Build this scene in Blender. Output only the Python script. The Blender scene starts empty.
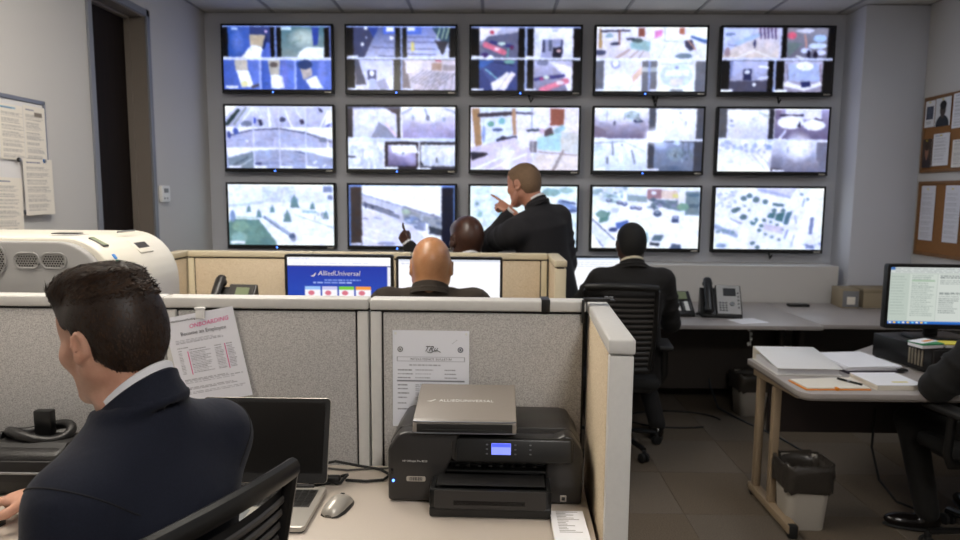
import bpy, bmesh, math, random
import numpy as np
from mathutils import Vector, Matrix, Euler

random.seed(7)
SC = bpy.context.scene
COL = SC.collection

# ---------------------------------------------------------------- camera, world, exposure
cam_data = bpy.data.cameras.new('camera')
cam = bpy.data.objects.new('camera', cam_data)
COL.objects.link(cam)
SC.camera = cam
cam_data.sensor_fit = 'HORIZONTAL'
cam_data.sensor_width = 36.0
cam_data.lens = 669.24 / 960 * 36.0
_yaw, _pitch, _roll = .0166, -.1128, .0075
_f = Vector((-math.sin(_yaw) * math.cos(_pitch), math.cos(_yaw) * math.cos(_pitch), math.sin(_pitch)))
_r = Vector((math.cos(_yaw), math.sin(_yaw), 0))
_u = _r.cross(_f)
_r2 = math.cos(_roll) * _r + math.sin(_roll) * _u
_u2 = -math.sin(_roll) * _r + math.cos(_roll) * _u
_m = Matrix((( _r2.x, _u2.x, -_f.x, 0), (_r2.y, _u2.y, -_f.y, 0), (_r2.z, _u2.z, -_f.z, 1.58), (0, 0, 0, 1)))
cam.matrix_world = _m
cam_data.clip_start = .05
cam_data.dof.use_dof = True
cam_data.dof.focus_distance = 1.65
cam_data.dof.aperture_fstop = 4.2

SC.view_settings.view_transform = 'Standard'
SC.view_settings.look = 'None'
SC.view_settings.exposure = 0.0
SC.view_settings.gamma = 1.0
SC.view_settings.use_curve_mapping = False
world = bpy.data.worlds.new('world')
SC.world = world
world.use_nodes = True
world.node_tree.nodes['Background'].inputs[0].default_value = (.5, .5, .5, 1)
world.node_tree.nodes['Background'].inputs[1].default_value = .05
SC.cycles.max_bounces = 6
SC.cycles.diffuse_bounces = 4
SC.cycles.sample_clamp_indirect = 4.0
# brightness of the ceiling lamps in the room (per lamp, W/m2 of diffuser): position, size, strength, colour
LAMPS = [
    (-1.55, 1.7, 3.7, (1.0, .91, .79)),
    (-0.68, 2.86, 3.3, (1.0, .94, .85)),
    (0.50, -0.60, 5.9, (1.0, .96, .92)),
    (1.66, 3.45, 1.35, (.86, .91, 1.0)),
    (2.24, 1.1, 0.45, (.96, .96, 1.0)),
]
SCREEN = 1.10      # emission strength of the lit displays

# ---------------------------------------------------------------- helpers
def lin(c):
    if isinstance(c, str):
        c = c.lstrip('#')
        c = [int(c[i:i + 2], 16) for i in (0, 2, 4)]
    c = [v / 255 for v in c]
    return tuple(v / 12.92 if v <= .04045 else ((v + .055) / 1.055) ** 2.4 for v in c)

MATS = {}
def mat(name, col, rough=.6, metal=0., noise=0., nscale=40., bump=0., bscale=200., spec=.5, coat=0., emit=0., stretch=None, sheen=0., col2=None):
    if name in MATS:
        return MATS[name]
    m = bpy.data.materials.new(name)
    m.use_nodes = True
    nt = m.node_tree
    b = nt.nodes['Principled BSDF']
    c = lin(col)
    b.inputs['Base Color'].default_value = (*c, 1)
    b.inputs['Roughness'].default_value = rough
    b.inputs['Metallic'].default_value = metal
    b.inputs['Specular IOR Level'].default_value = spec
    if coat:
        b.inputs['Coat Weight'].default_value = coat
        b.inputs['Coat Roughness'].default_value = .1
    if sheen:
        b.inputs['Sheen Weight'].default_value = sheen
    if emit:
        b.inputs['Emission Color'].default_value = (*c, 1)
        b.inputs['Emission Strength'].default_value = emit
    tc = nt.nodes.new('ShaderNodeTexCoord')
    src = tc.outputs['Object']
    if stretch:
        mp = nt.nodes.new('ShaderNodeMapping')
        mp.inputs['Scale'].default_value = stretch
        nt.links.new(src, mp.inputs[0])
        src = mp.outputs[0]
    if noise or col2:
        n = nt.nodes.new('ShaderNodeTexNoise')
        n.inputs['Scale'].default_value = nscale
        n.inputs['Detail'].default_value = 4
        n.inputs['Roughness'].default_value = .65
        nt.links.new(src, n.inputs['Vector'])
        r = nt.nodes.new('ShaderNodeValToRGB')
        r.color_ramp.elements[0].position = .34
        r.color_ramp.elements[1].position = .66
        lo = lin(col2) if col2 else tuple(v * (1 - noise) for v in c)
        hi = c if col2 else tuple(min(1, v * (1 + noise)) for v in c)
        r.color_ramp.elements[0].color = (*lo, 1)
        r.color_ramp.elements[1].color = (*hi, 1)
        nt.links.new(n.outputs['Fac'], r.inputs[0])
        nt.links.new(r.outputs[0], b.inputs['Base Color'])
    if bump:
        n2 = nt.nodes.new('ShaderNodeTexNoise')
        n2.inputs['Scale'].default_value = bscale
        n2.inputs['Detail'].default_value = 3
        nt.links.new(src, n2.inputs['Vector'])
        bp = nt.nodes.new('ShaderNodeBump')
        bp.inputs['Strength'].default_value = bump
        bp.inputs['Distance'].default_value = .003
        nt.links.new(n2.outputs['Fac'], bp.inputs['Height'])
        nt.links.new(bp.outputs[0], b.inputs['Normal'])
    MATS[name] = m
    return m

def vcol_mat(name, rough=.5, emit=0., spec=.5, bump=0., bscale=300., sss=0., rough_noise=0.):
    """Colours come from the mesh's own colour attribute (flat print, screen pictures, skin tint)."""
    if name in MATS:
        return MATS[name]
    m = bpy.data.materials.new(name)
    m.use_nodes = True
    nt = m.node_tree
    b = nt.nodes['Principled BSDF']
    a = nt.nodes.new('ShaderNodeVertexColor')
    a.layer_name = 'Col'
    b.inputs['Roughness'].default_value = rough
    b.inputs['Specular IOR Level'].default_value = spec
    if emit:
        b.inputs['Base Color'].default_value = (.01, .01, .01, 1)
        nt.links.new(a.outputs[0], b.inputs['Emission Color'])
        b.inputs['Emission Strength'].default_value = emit
    else:
        nt.links.new(a.outputs[0], b.inputs['Base Color'])
    if sss:
        b.inputs['Subsurface Weight'].default_value = sss
        b.inputs['Subsurface Radius'].default_value = (.012, .005, .003)
        b.inputs['Subsurface Scale'].default_value = 1.0
    if bump:
        tc = nt.nodes.new('ShaderNodeTexCoord')
        n2 = nt.nodes.new('ShaderNodeTexNoise')
        n2.inputs['Scale'].default_value = bscale
        nt.links.new(tc.outputs['Object'], n2.inputs['Vector'])
        bp = nt.nodes.new('ShaderNodeBump')
        bp.inputs['Strength'].default_value = bump
        bp.inputs['Distance'].default_value = .002
        nt.links.new(n2.outputs['Fac'], bp.inputs['Height'])
        nt.links.new(bp.outputs[0], b.inputs['Normal'])
    MATS[name] = m
    return m

def fabric_mat(name, a, b_, c_):
    """Woven panel cloth: fine light and dark flecks over a mid tone."""
    m = bpy.data.materials.new(name)
    m.use_nodes = True
    nt = m.node_tree
    bs = nt.nodes['Principled BSDF']
    bs.inputs['Roughness'].default_value = .95
    bs.inputs['Specular IOR Level'].default_value = .1
    tc = nt.nodes.new('ShaderNodeTexCoord')
    n = nt.nodes.new('ShaderNodeTexNoise')
    n.inputs['Scale'].default_value = 260
    n.inputs['Detail'].default_value = 5
    n.inputs['Roughness'].default_value = .75
    nt.links.new(tc.outputs['Object'], n.inputs['Vector'])
    r = nt.nodes.new('ShaderNodeValToRGB')
    e = r.color_ramp.elements
    e[0].position, e[1].position = .36, .64
    e[0].color = (*lin(a), 1)
    e[1].color = (*lin(c_), 1)
    k = e.new(.5)
    k.color = (*lin(b_), 1)
    nt.links.new(n.outputs['Fac'], r.inputs[0])
    nt.links.new(r.outputs[0], bs.inputs['Base Color'])
    bp = nt.nodes.new('ShaderNodeBump')
    bp.inputs['Strength'].default_value = .35
    bp.inputs['Distance'].default_value = .002
    nt.links.new(n.outputs['Fac'], bp.inputs['Height'])
    nt.links.new(bp.outputs[0], bs.inputs['Normal'])
    MATS[name] = m
    return m

def link(name, me, m=None, parent=None, loc=None, rot=None, smooth=None):
    o = bpy.data.objects.new(name, me)
    COL.objects.link(o)
    if m is not None:
        ms = m if isinstance(m, (list, tuple)) else [m]
        if not len(me.materials):
            for k in ms:
                me.materials.append(k)
    if parent is not None:
        o.parent = parent
    if loc is not None:
        o.location = loc
    if rot is not None:
        o.rotation_euler = rot
    if smooth is not None:
        me.shade_smooth()
        if smooth < 179:
            me.set_sharp_from_angle(angle=math.radians(smooth))
    return o

def tag(o, label=None, cat=None, group=None, kind=None):
    if label: o['label'] = label
    if cat: o['category'] = cat
    if group: o['group'] = group
    if kind: o['kind'] = kind
    return o

def thing(name, label, cat, loc=(0, 0, 0), rz=0., group=None):
    o = bpy.data.objects.new(name, None)
    o.empty_display_size = .1
    COL.objects.link(o)
    o.location = loc
    o.rotation_euler = (0, 0, rz)
    return tag(o, label, cat, group)

class B:
    """A little mesh builder: shapes gathered into one bmesh, linked as one object."""
    def __init__(s):
        s.bm = bmesh.new()
    def _add(s, fn, M=None):
        t = bmesh.new()
        fn(t)
        if M is not None:
            bmesh.ops.transform(t, matrix=M, verts=t.verts)
        me = bpy.data.meshes.new('tmp')
        t.to_mesh(me)
        t.free()
        s.bm.from_mesh(me)
        bpy.data.meshes.remove(me)
        return s
    def box(s, lo, hi, bev=0., seg=2, M=None):
        lo, hi = Vector(lo), Vector(hi)
        def fn(t):
            bmesh.ops.create_cube(t, size=1)
            d = hi - lo
            bmesh.ops.transform(t, matrix=Matrix.Translation((lo + hi) / 2) @ Matrix.Diagonal((d.x, d.y, d.z, 1)), verts=t.verts)
            if bev > 0:
                bmesh.ops.bevel(t, geom=t.edges[:], offset=min(bev, min(d) * .49), segments=seg, profile=.5, affect='EDGES')
        return s._add(fn, M)
    def prism(s, pts, a, b, axis='z', bev=0., seg=2, M=None):
        """Polygon pts extruded along an axis from a to b; pts are the two other coordinates in order."""
        def fn(t):
            def P(p, q):
                if axis == 'z': return (p[0], p[1], q)
                if axis == 'y': return (p[0], q, p[1])
                return (q, p[0], p[1])
            v0 = [t.verts.new(P(p, a)) for p in pts]
            v1 = [t.verts.new(P(p, b)) for p in pts]
            n = len(pts)
            t.faces.new(v0); t.faces.new(v1[::-1])
            for i in range(n):
                t.faces.new((v0[i], v1[i], v1[(i + 1) % n], v0[(i + 1) % n]))
            bmesh.ops.recalc_face_normals(t, faces=t.faces)
            if bev > 0:
                bmesh.ops.bevel(t, geom=t.edges[:], offset=bev, segments=seg, profile=.5, affect='EDGES', clamp_overlap=True)
        return s._add(fn, M)
    def cyl(s, a, b, r, r2=None, n=16, bev=0.):
        a, b = Vector(a), Vector(b)
        r2 = r if r2 is None else r2
        def fn(t):
            bmesh.ops.create_cone(t, cap_ends=True, segments=n, radius1=r, radius2=r2, depth=(b - a).length)
            if bev > 0:
                es = [e for e in t.edges if abs(e.verts[0].co.z - e.verts[1].co.z) < 1e-6]
                bmesh.ops.bevel(t, geom=es, offset=bev, segments=2, profile=.5, affect='EDGES')
            q = Vector((0, 0, 1)).rotation_difference((b - a).normalized()).to_matrix().to_4x4()
            bmesh.ops.transform(t, matrix=Matrix.Translation((a + b) / 2) @ q, verts=t.verts)
        return s._add(fn)
    def ball(s, c, r, n=12, sc=(1, 1, 1)):
        def fn(t):
            bmesh.ops.create_uvsphere(t, u_segments=n * 2, v_segments=n, radius=1)
            bmesh.ops.transform(t, matrix=Matrix.Translation(c) @ Matrix.Diagonal((r * sc[0], r * sc[1], r * sc[2], 1)), verts=t.verts)
        return s._add(fn)
    def tube(s, pts, r, n=8, closed=False, flat=None):
        """Round (or flat: (rw, rh, up)) bar swept along pts."""
        pts = [Vector(p) for p in pts]
        N = len(pts)
        rs = r if isinstance(r, (list, tuple)) else [r] * N
        rings = []
        up = Vector((0, 0, 1)) if flat is None else Vector(flat[2])
        for i, p in enumerate(pts):
            a = pts[(i - 1) % N] if (closed or i > 0) else p
            c = pts[(i + 1) % N] if (closed or i < N - 1) else p
            d = (c - a).normalized()
            u = up if abs(d.dot(up)) < .95 else Vector((1, 0, 0))
            x = d.cross(u).normalized()
            y = x.cross(d).normalized()
            ring = []
            for k in range(n):
                t = 2 * math.pi * (k + .5) / n
                if flat is None:
                    ring.append(s.bm.verts.new(p + (x * math.cos(t) + y * math.sin(t)) * rs[i]))
                else:
                    ring.append(s.bm.verts.new(p + x * math.cos(t) * flat[0] + y * math.sin(t) * flat[1]))
            rings.append(ring)
        M_ = N if closed else N - 1
        for i in range(M_):
            A, C = rings[i], rings[(i + 1) % N]
            for k in range(n):
                s.bm.faces.new((A[k], A[(k + 1) % n], C[(k + 1) % n], C[k]))
        if not closed:
            s.bm.faces.new(rings[0][::-1]); s.bm.faces.new(rings[-1])
        return s
    def loft(s, rings, cap=True):
        """Closed rings (equal counts) skinned in order."""
        R = [[s.bm.verts.new(p) for p in ring] for ring in rings]
        n = len(R[0])
        for A, C in zip(R[:-1], R[1:]):
            for k in range(n):
                s.bm.faces.new((A[k], A[(k + 1) % n], C[(k + 1) % n], C[k]))
        if cap:
            s.bm.faces.new(R[0][::-1]); s.bm.faces.new(R[-1])
        return s
    def quad(s, a, b, c, d):
        s.bm.faces.new([s.bm.verts.new(p) for p in (a, b, c, d)])
        return s
    def mesh(s, name):
        bmesh.ops.recalc_face_normals(s.bm, faces=s.bm.faces)
        me = bpy.data.meshes.new(name)
        s.bm.to_mesh(me)
        s.bm.free()
        return me
    def obj(s, name, m, parent=None, loc=None, rot=None, smooth=35):
        return link(name, s.mesh(name), m, parent, loc, rot, smooth)

def copy_tree(o, parent=None):
    c = o.copy()
    COL.objects.link(c)
    if parent is not None:
        c.parent = parent
    for ch in list(o.children):
        copy_tree(ch, c)
    return c

def text_obj(name, s, size, m, parent=None, M=None, align='CENTER', shear=0., thick=.0002, spacing=1.0):
    cu = bpy.data.curves.new('lettering', 'FONT')
    cu.body = s
    cu.size = size
    cu.align_x = align
    cu.align_y = 'CENTER'
    cu.shear = shear
    cu.space_character = spacing
    cu.resolution_u = 2
    cu.extrude = thick
    t = bpy.data.objects.new('lettering', cu)
    COL.objects.link(t)
    me = bpy.data.meshes.new_from_object(t.evaluated_get(bpy.context.evaluated_depsgraph_get()))
    bpy.data.objects.remove(t)
    bpy.data.curves.remove(cu)
    me.materials.clear()
    if M is not None:
        me.transform(M)
    return link(name, me, m, parent)

def UPRIGHT(x, y, z):
    """Text or print lying in XY turned to stand facing -Y at a point."""
    return Matrix.Translation((x, y, z)) @ Matrix.Rotation(math.radians(90), 4, 'X')

def rrect(w, h, r, n=5, cx=0., cy=0.):
    out = []
    for k, (sx, sy) in enumerate(((1, 1), (-1, 1), (-1, -1), (1, -1))):
        for i in range(n + 1):
            a = math.pi / 2 * (k + i / n)
            out.append((cx + sx * (w / 2 - r) + r * math.cos(a), cy + sy * (h / 2 - r) + r * math.sin(a)))
    return out

# ---------------------------------------------------------------- a small painter for flat print and screen pictures
class Paint:
    def __init__(s, W=128, H=72, bg=(255, 255, 255), frame=(0, 0, 1, 1)):
        s.W, s.H, s.ss = W, H, 2
        s.a = np.zeros((H * 2, W * 2, 3), np.float32)
        s.a[:] = bg
        s.fr = frame                      # the frame in which coordinates are given
        yy, xx = np.mgrid[0:H * 2, 0:W * 2]
        s.u = (xx + .5) / (W * 2) * (frame[2] - frame[0]) + frame[0]
        s.v = (yy + .5) / (H * 2) * (frame[3] - frame[1]) + frame[1]
        s.rng = np.random.default_rng(3)
    def _put(s, m, c, al=1.):
        c = np.array(c, np.float32)
        s.a[m] = s.a[m] * (1 - al) + c * al
    def rect(s, x0, y0, x1, y1, c, al=1.):
        s._put((s.u >= x0) & (s.u < x1) & (s.v >= y0) & (s.v < y1), c, al)
        return s
    def grad(s, x0, y0, x1, y1, c0, c1, ax='y'):
        m = (s.u >= x0) & (s.u < x1) & (s.v >= y0) & (s.v < y1)
        t = ((s.v - y0) / (y1 - y0) if ax == 'y' else (s.u - x0) / (x1 - x0))[m][:, None]
        s.a[m] = np.array(c0, np.float32) * (1 - t) + np.array(c1, np.float32) * t
        return s
    def poly(s, pts, c, al=1.):
        ins = np.zeros(s.u.shape, bool)
        n = len(pts)
        for i in range(n):
            x0, y0 = pts[i]; x1, y1 = pts[(i + 1) % n]
            if y0 == y1: continue
            ins ^= ((y0 > s.v) != (y1 > s.v)) & (s.u < (x1 - x0) * (s.v - y0) / (y1 - y0) + x0)
        s._put(ins, c, al)
        return s
    def ell(s, cx, cy, rx, ry, c, al=1., soft=False):
        d = ((s.u - cx) / rx) ** 2 + ((s.v - cy) / ry) ** 2
        if soft:
            w = (np.clip(1 - d, 0, 1) * al)[..., None]
            s.a = s.a * (1 - w) + np.array(c, np.float32) * w
        else:
            s._put(d < 1, c, al)
        return s
    def line(s, x0, y0, x1, y1, w, c, al=1.):
        dx, dy = x1 - x0, y1 - y0
        L = dx * dx + dy * dy
        t = np.clip(((s.u - x0) * dx + (s.v - y0) * dy) / L, 0, 1)
        s._put((s.u - x0 - t * dx) ** 2 + (s.v - y0 - t * dy) ** 2 < (w / 2) ** 2, c, al)
        return s
    def speck(s, x0, y0, x1, y1, n, rx, ry, cols, al=.8):
        for _ in range(n):
            s.ell(s.rng.uniform(x0, x1), s.rng.uniform(y0, y1), rx * s.rng.uniform(.5, 1.4), ry * s.rng.uniform(.5, 1.4), cols[s.rng.integers(len(cols))], al)
        return s
    def rows(s, x0, x1, ys, h, c, al=.8, gap=.12, mn=.3):
        """Rows of unreadable small print: dashes of word length."""
        for y in ys:
            x, end = x0, x0 + (x1 - x0) * s.rng.uniform(.7, 1)
            while x < end:
                w = (x1 - x0) * s.rng.uniform(.04, .14)
                s.rect(x, y, min(x + w, end), y + h, c, al * s.rng.uniform(mn + .3, 1))
                x += w + (x1 - x0) * .018
        return s
    def blur(s, n=1):
        for _ in range(n):
            p = np.pad(s.a, ((1, 1), (1, 1), (0, 0)), mode='edge')
            s.a = (p[1:-1, 1:-1] * 2 + p[:-2, 1:-1] + p[2:, 1:-1] + p[1:-1, :-2] + p[1:-1, 2:]) / 6
        return s
    def camera_look(s, glow=.12, warp=.38, seed=1):
        """Make flat shapes read as a video picture: ragged edges, grain of several sizes, bleeding highlights."""
        rg = np.random.default_rng(seed)
        H2, W2 = s.a.shape[:2]
        def smooth(n):
            g = rg.normal(0, 1, (n + 2, int(n * W2 / H2) + 2))
            yy = np.linspace(0, g.shape[0] - 1.001, H2); xx = np.linspace(0, g.shape[1] - 1.001, W2)
            y0 = yy.astype(int); x0 = xx.astype(int); fy = (yy - y0)[:, None]; fx = (xx - x0)[None]
            return (g[y0][:, x0] * (1 - fy) * (1 - fx) + g[y0 + 1][:, x0] * fy * (1 - fx) + g[y0][:, x0 + 1] * (1 - fy) * fx + g[y0 + 1][:, x0 + 1] * fy * fx)
        dx = (smooth(26) * 1.3 + smooth(50) * .9) * warp
        dy = (smooth(26) * 1.3 + smooth(50) * .9) * warp
        yy, xx = np.mgrid[0:H2, 0:W2]
        s.a = s.a[np.clip(yy + dy, 0, H2 - 1).astype(int), np.clip(xx + dx, 0, W2 - 1).astype(int)]
        n = smooth(10) * .022 + smooth(22) * .026 + smooth(48) * .032
        t = smooth(14)[..., None] * np.array([3., 0., -3.])
        s.a = np.clip(s.a * (1 + n[..., None]) + t, 0, 255)
        s.blur(4)
        sharp = s.a.copy()
        s.blur(14)
        s.a = (sharp * .74 + s.a * .26 - 128) * 1.10 + 126
        lum = s.a.mean(-1, keepdims=True)
        s.a = (lum + (s.a - lum) * .74) * np.array([.93, .955, 1.05])
        s.a = 255 * (np.clip(s.a, 0, 255) / 255) ** 1.0
        hi = Paint.__new__(Paint); hi.a = np.maximum(s.a - 170, 0); hi.blur(14)
        s.a = np.clip(s.a * .96 + hi.a * glow * 2 + 3, 0, 255)
        return s
    def mesh(s, name, w, h, noise=0., curl=None):
        """A grid sheet w x h in XZ, centred, facing -Y, carrying the picture as its colour attribute."""
        a = s.a.reshape(s.H, 2, s.W, 2, 3).mean((1, 3)) / 255
        if noise:
            a = np.clip(a * (1 + s.rng.normal(0, noise, a.shape[:2])[..., None]), 0, 1)
        a = np.where(a <= .04045, a / 12.92, ((a + .055) / 1.055) ** 2.4)
        gx, gz = np.meshgrid(np.linspace(-w / 2, w / 2, s.W), np.linspace(h / 2, -h / 2, s.H))
        gy = np.zeros_like(gx) if curl is None else curl(gx / w, gz / h)
        co = np.stack([gx, gy, gz], -1).reshape(-1, 3)
        idx = np.arange(s.W * s.H).reshape(s.H, s.W)
        q = np.stack([idx[:-1, :-1], idx[1:, :-1], idx[1:, 1:], idx[:-1, 1:]], -1).reshape(-1, 4)
        me = bpy.data.meshes.new(name)
        me.from_pydata(co.tolist(), [], q.tolist())
        at = me.color_attributes.new('Col', 'FLOAT_COLOR', 'POINT')
        rgba = np.ones((s.W * s.H, 4), np.float32)
        rgba[:, :3] = a.reshape(-1, 3)
        at.data.foreach_set('color', rgba.ravel())
        return me

# ---------------------------------------------------------------- materials
M_wall_col = mat('column_paint', '#c9cbd3', .7, bump=.08, bscale=350)
M_wall = mat('wall_paint', '#c6c4c2', .7, bump=.08, bscale=350)
M_wall_tv = mat('display_wall_paint', '#c6c8cf', .7, bump=.08, bscale=350)
M_ledge = mat('ledge_paint', '#cbc8c4', .6)
M_ceiling = mat('ceiling_tile', '#c9c7c2', .9, noise=.05, nscale=90, bump=.2, bscale=500)
M_tbar = mat('ceiling_grid', '#8f8e8c', .5)
M_carpet = mat('carpet', '#6e6355', .98, col2='#524940', nscale=180, bump=.5, bscale=500, spec=.1)
M_carpet2 = mat('carpet_alternate', '#6f665b', .98, col2='#564e46', nscale=180, bump=.5, bscale=500, spec=.1)
M_trim = mat('door_trim', '#7a7d86', .45)
M_jamb = mat('door_jamb', '#7d746c', .5)
M_doorwood = mat('door_wood', '#1c1411', .75, spec=.2, noise=.2, nscale=8, stretch=(6, 6, .5))
M_base = mat('baseboard', '#3a3735', .6)
M_fab_grey = fabric_mat('panel_cloth_grey', '#918e8c', '#b4b1ae', '#cbc8c5')
M_fab_tan = fabric_mat('panel_cloth_tan', '#baa88b', '#d2c0a5', '#e0d3bd')
M_cap = mat('panel_cap', '#cccac6', .45, noise=.02, nscale=60)
M_capwarm = mat('panel_cap_warm', '#d3c7ab', .45)
M_gap = mat('panel_reveal', '#1b1917', .8)
M_desk = mat('desk_laminate', '#bdb2a6', .38, noise=.03, nscale=300)
M_desk_grey = mat('desk_laminate_grey', '#a39c98', .35, noise=.03, nscale=300)
M_deskedge = mat('desk_edge', '#6a625c', .5)
M_tansteel = mat('tan_steel', '#8f7d66', .45)
M_dark = mat('dark_panel', '#3a332e', .6)
M_black = mat('black_plastic', '#121212', .38)
M_blackmat = mat('matte_black_plastic', '#191818', .6, bump=.1, bscale=400)
M_charcoal = mat('charcoal_plastic', '#2c2a29', .34, bump=.06, bscale=600)
M_charcoal2 = mat('charcoal_plastic_light', '#3a3735', .42)
M_gloss = mat('gloss_black', '#08080a', .12)
M_silver = mat('silver_plastic', '#b9b4ab', .32, metal=.35)
M_grey = mat('grey_plastic', '#77787a', .4)
M_cream = mat('cream_plastic', '#dcd7ca', .35)
M_machgrey = mat('machine_grey', '#979695', .45)
M_ventgrey = mat('vent_grey', '#8b8986', .5)
M_paper = mat('paper', '#e8e8ec', .8)
M_paperw = mat('paper_warm', '#e2dccf', .8)
M_orange = mat('orange_card', '#e08a2c', .7)
M_rubber = mat('rubber', '#0c0c0c', .7)
M_chrome = mat('dull_metal', '#8b8c8e', .3, metal=.9)
M_ink = mat('ink', '#26262c', .8)
M_pink = mat('pink_marker', '#e85aa0', .8)
M_white = mat('white_plastic', '#e9e9e7', .4)
M_print_white = mat('white_print', '#d8d8d6', .6)
M_led = mat('blue_led', '#4a7cff', .4, emit=6.)
M_lcd = mat('printer_screen', '#7f8cff', .3, emit=1.0)
M_lcd_green = mat('phone_screen', '#7f8a6a', .3)
M_cork = mat('cork', '#8a5f35', .9, noise=.2, nscale=200)
M_oak = mat('oak_frame', '#7b5630', .5, noise=.15, nscale=30)
M_liner = mat('bin_liner', '#34302c', .28, bump=1., bscale=45)
M_bin = mat('bin_plastic', '#b2aca2', .5)
M_alu = mat('aluminium', '#8d9098', .35, metal=.7)
M_screen = vcol_mat('display_picture', .25, emit=SCREEN)
M_print = vcol_mat('printed_paper', .75)
M_wb = mat('whiteboard', '#e2e0e0', .25)
M_green = mat('green_pack', '#2f8a55', .6)
M_yellow = mat('yellow_pack', '#d8c83a', .6)
M_leather = mat('black_leather', '#161515', .42, bump=.4, bscale=160)
M_folio = mat('folio_cover', '#8a837c', .3, bump=.15, bscale=700)
# ---------------------------------------------------------------- ceiling lamps (recessed troffers; out of the picture above the desks)
CEIL = 3.07
PITCH = .581
GX0 = -.087                       # a ceiling grid line runs here
for i, (x, y, st, colr) in enumerate(LAMPS):
    pass
def lamp(x, y, st, colr, label):
    t = thing('ceiling_light', label, 'ceiling light', (x, y, CEIL), 0, 'recessed ceiling lights')
    f = B()
    w, l = PITCH / 2 - .012, PITCH - .012
    f.box((-w, -l, -.012), (-w + .03, l, .004), .003).box((w - .03, -l, -.012), (w, l, .004), .003)
    f.box((-w, -l, -.012), (w, -l + .03, .004), .003).box((-w, l - .03, -.012), (w, l, .004), .003)
    f.obj('frame', M_white, t)
    m = bpy.data.materials.new('lit_diffuser')
    m.use_nodes = True
    b = m.node_tree.nodes['Principled BSDF']
    b.inputs['Emission Color'].default_value = (*colr, 1)
    b.inputs['Emission Strength'].default_value = st * 6
    B().box((-w + .03, -l + .03, -.006), (w - .03, l - .03, 0)).obj('diffuser', m, t)
LAMP_LABELS = ['recessed troffer over the desk of the man in navy', 'recessed troffer over the row between the partitions',
               'recessed troffer behind the printer desk, furthest from the displays', 'dim recessed troffer over the aisle beside the display wall',
               'dim recessed troffer nearest the desk with the binder']
def snap(v, off): return round((v - off) / PITCH) * PITCH + off
LPOS = []
for (x, y, st, colr), lb in zip(LAMPS, LAMP_LABELS):
    x = snap(x, GX0 + PITCH / 2); y = snap(y, 5.75)
    LPOS.append((x, y))
    lamp(x, y, st, colr, lb)

# ---------------------------------------------------------------- room shell
XL, XR, YB, YF = -2.415, 3.40, 5.75, -2.4
def struct(name, b, m, parent=None, smooth=35):
    o = b.obj(name, m, parent, smooth=smooth)
    if parent is None:
        o['kind'] = 'structure'
    return o
floor = struct('floor', B().box((XL - .3, YF - .1, -.1), (XR + .2, YB + .1, -.004)), M_carpet)
tile_me = {}
def carpet_tile(lo, hi, alt):
    d = (round(hi[0] - lo[0], 3), round(hi[1] - lo[1], 3), alt)
    if d not in tile_me:
        tile_me[d] = B().box((0, 0, -.004), (d[0], d[1], 0), .0015, 1).mesh('carpet_tile')
    link('carpet_tile', tile_me[d], M_carpet2 if alt else M_carpet, floor, (lo[0], lo[1], 0), smooth=35)
g = .0012
nx, ny = 12, 16
tw, tl = (XR - XL) / nx, (YB - YF) / ny
for i in range(nx):
    for j in range(ny):
        carpet_tile((XL + i * tw + g, YF + j * tl + g), (XL + (i + 1) * tw - g, YF + (j + 1) * tl - g), (i + j) % 2)

ceiling = struct('ceiling', B().box((XL - .3, YF - .1, CEIL + .02), (XR + .2, YB + .1, CEIL + .1)), M_ceiling)
ct = B().box((-PITCH / 2 + .012, -PITCH / 2 + .012, 0), (PITCH / 2 - .012, PITCH / 2 - .012, .014), .004, 1).mesh('ceiling_tile')
bars = B()
ix = [GX0 + k * PITCH for k in range(-4, 7)]
jy = [YB - k * PITCH for k in range(0, 15)]
for x in ix:
    bars.box((x - .011, YF, CEIL - .004), (x + .011, YB, CEIL + .01))
for y in jy:
    bars.box((XL, y - .011, CEIL - .0035), (XR, y + .011, CEIL + .0095))
bars.obj('grid_bars', M_tbar, ceiling)
tiles = []
for k in range(-5, 7):
    for j in range(0, 14):
        cx, cy = GX0 + (k + .5) * PITCH, YB - (j + .5) * PITCH
        lo, hi = max(cx - PITCH / 2, XL), min(cx + PITCH / 2, XR)
        if hi - lo < .08: continue
        if any(abs(cx - lx) < .05 and abs(cy - ly) < PITCH * 1.1 for lx, ly in LPOS): continue
        if hi - lo < PITCH - .02:
            B().box((lo + .004, cy - PITCH / 2 + .012, CEIL), (hi - .012, cy + PITCH / 2 - .012, CEIL + .014), .004, 1).obj('ceiling_tile', M_ceiling, ceiling)
        else:
            link('ceiling_tile', ct, M_ceiling, ceiling, (cx, cy, CEIL), smooth=35)

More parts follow.
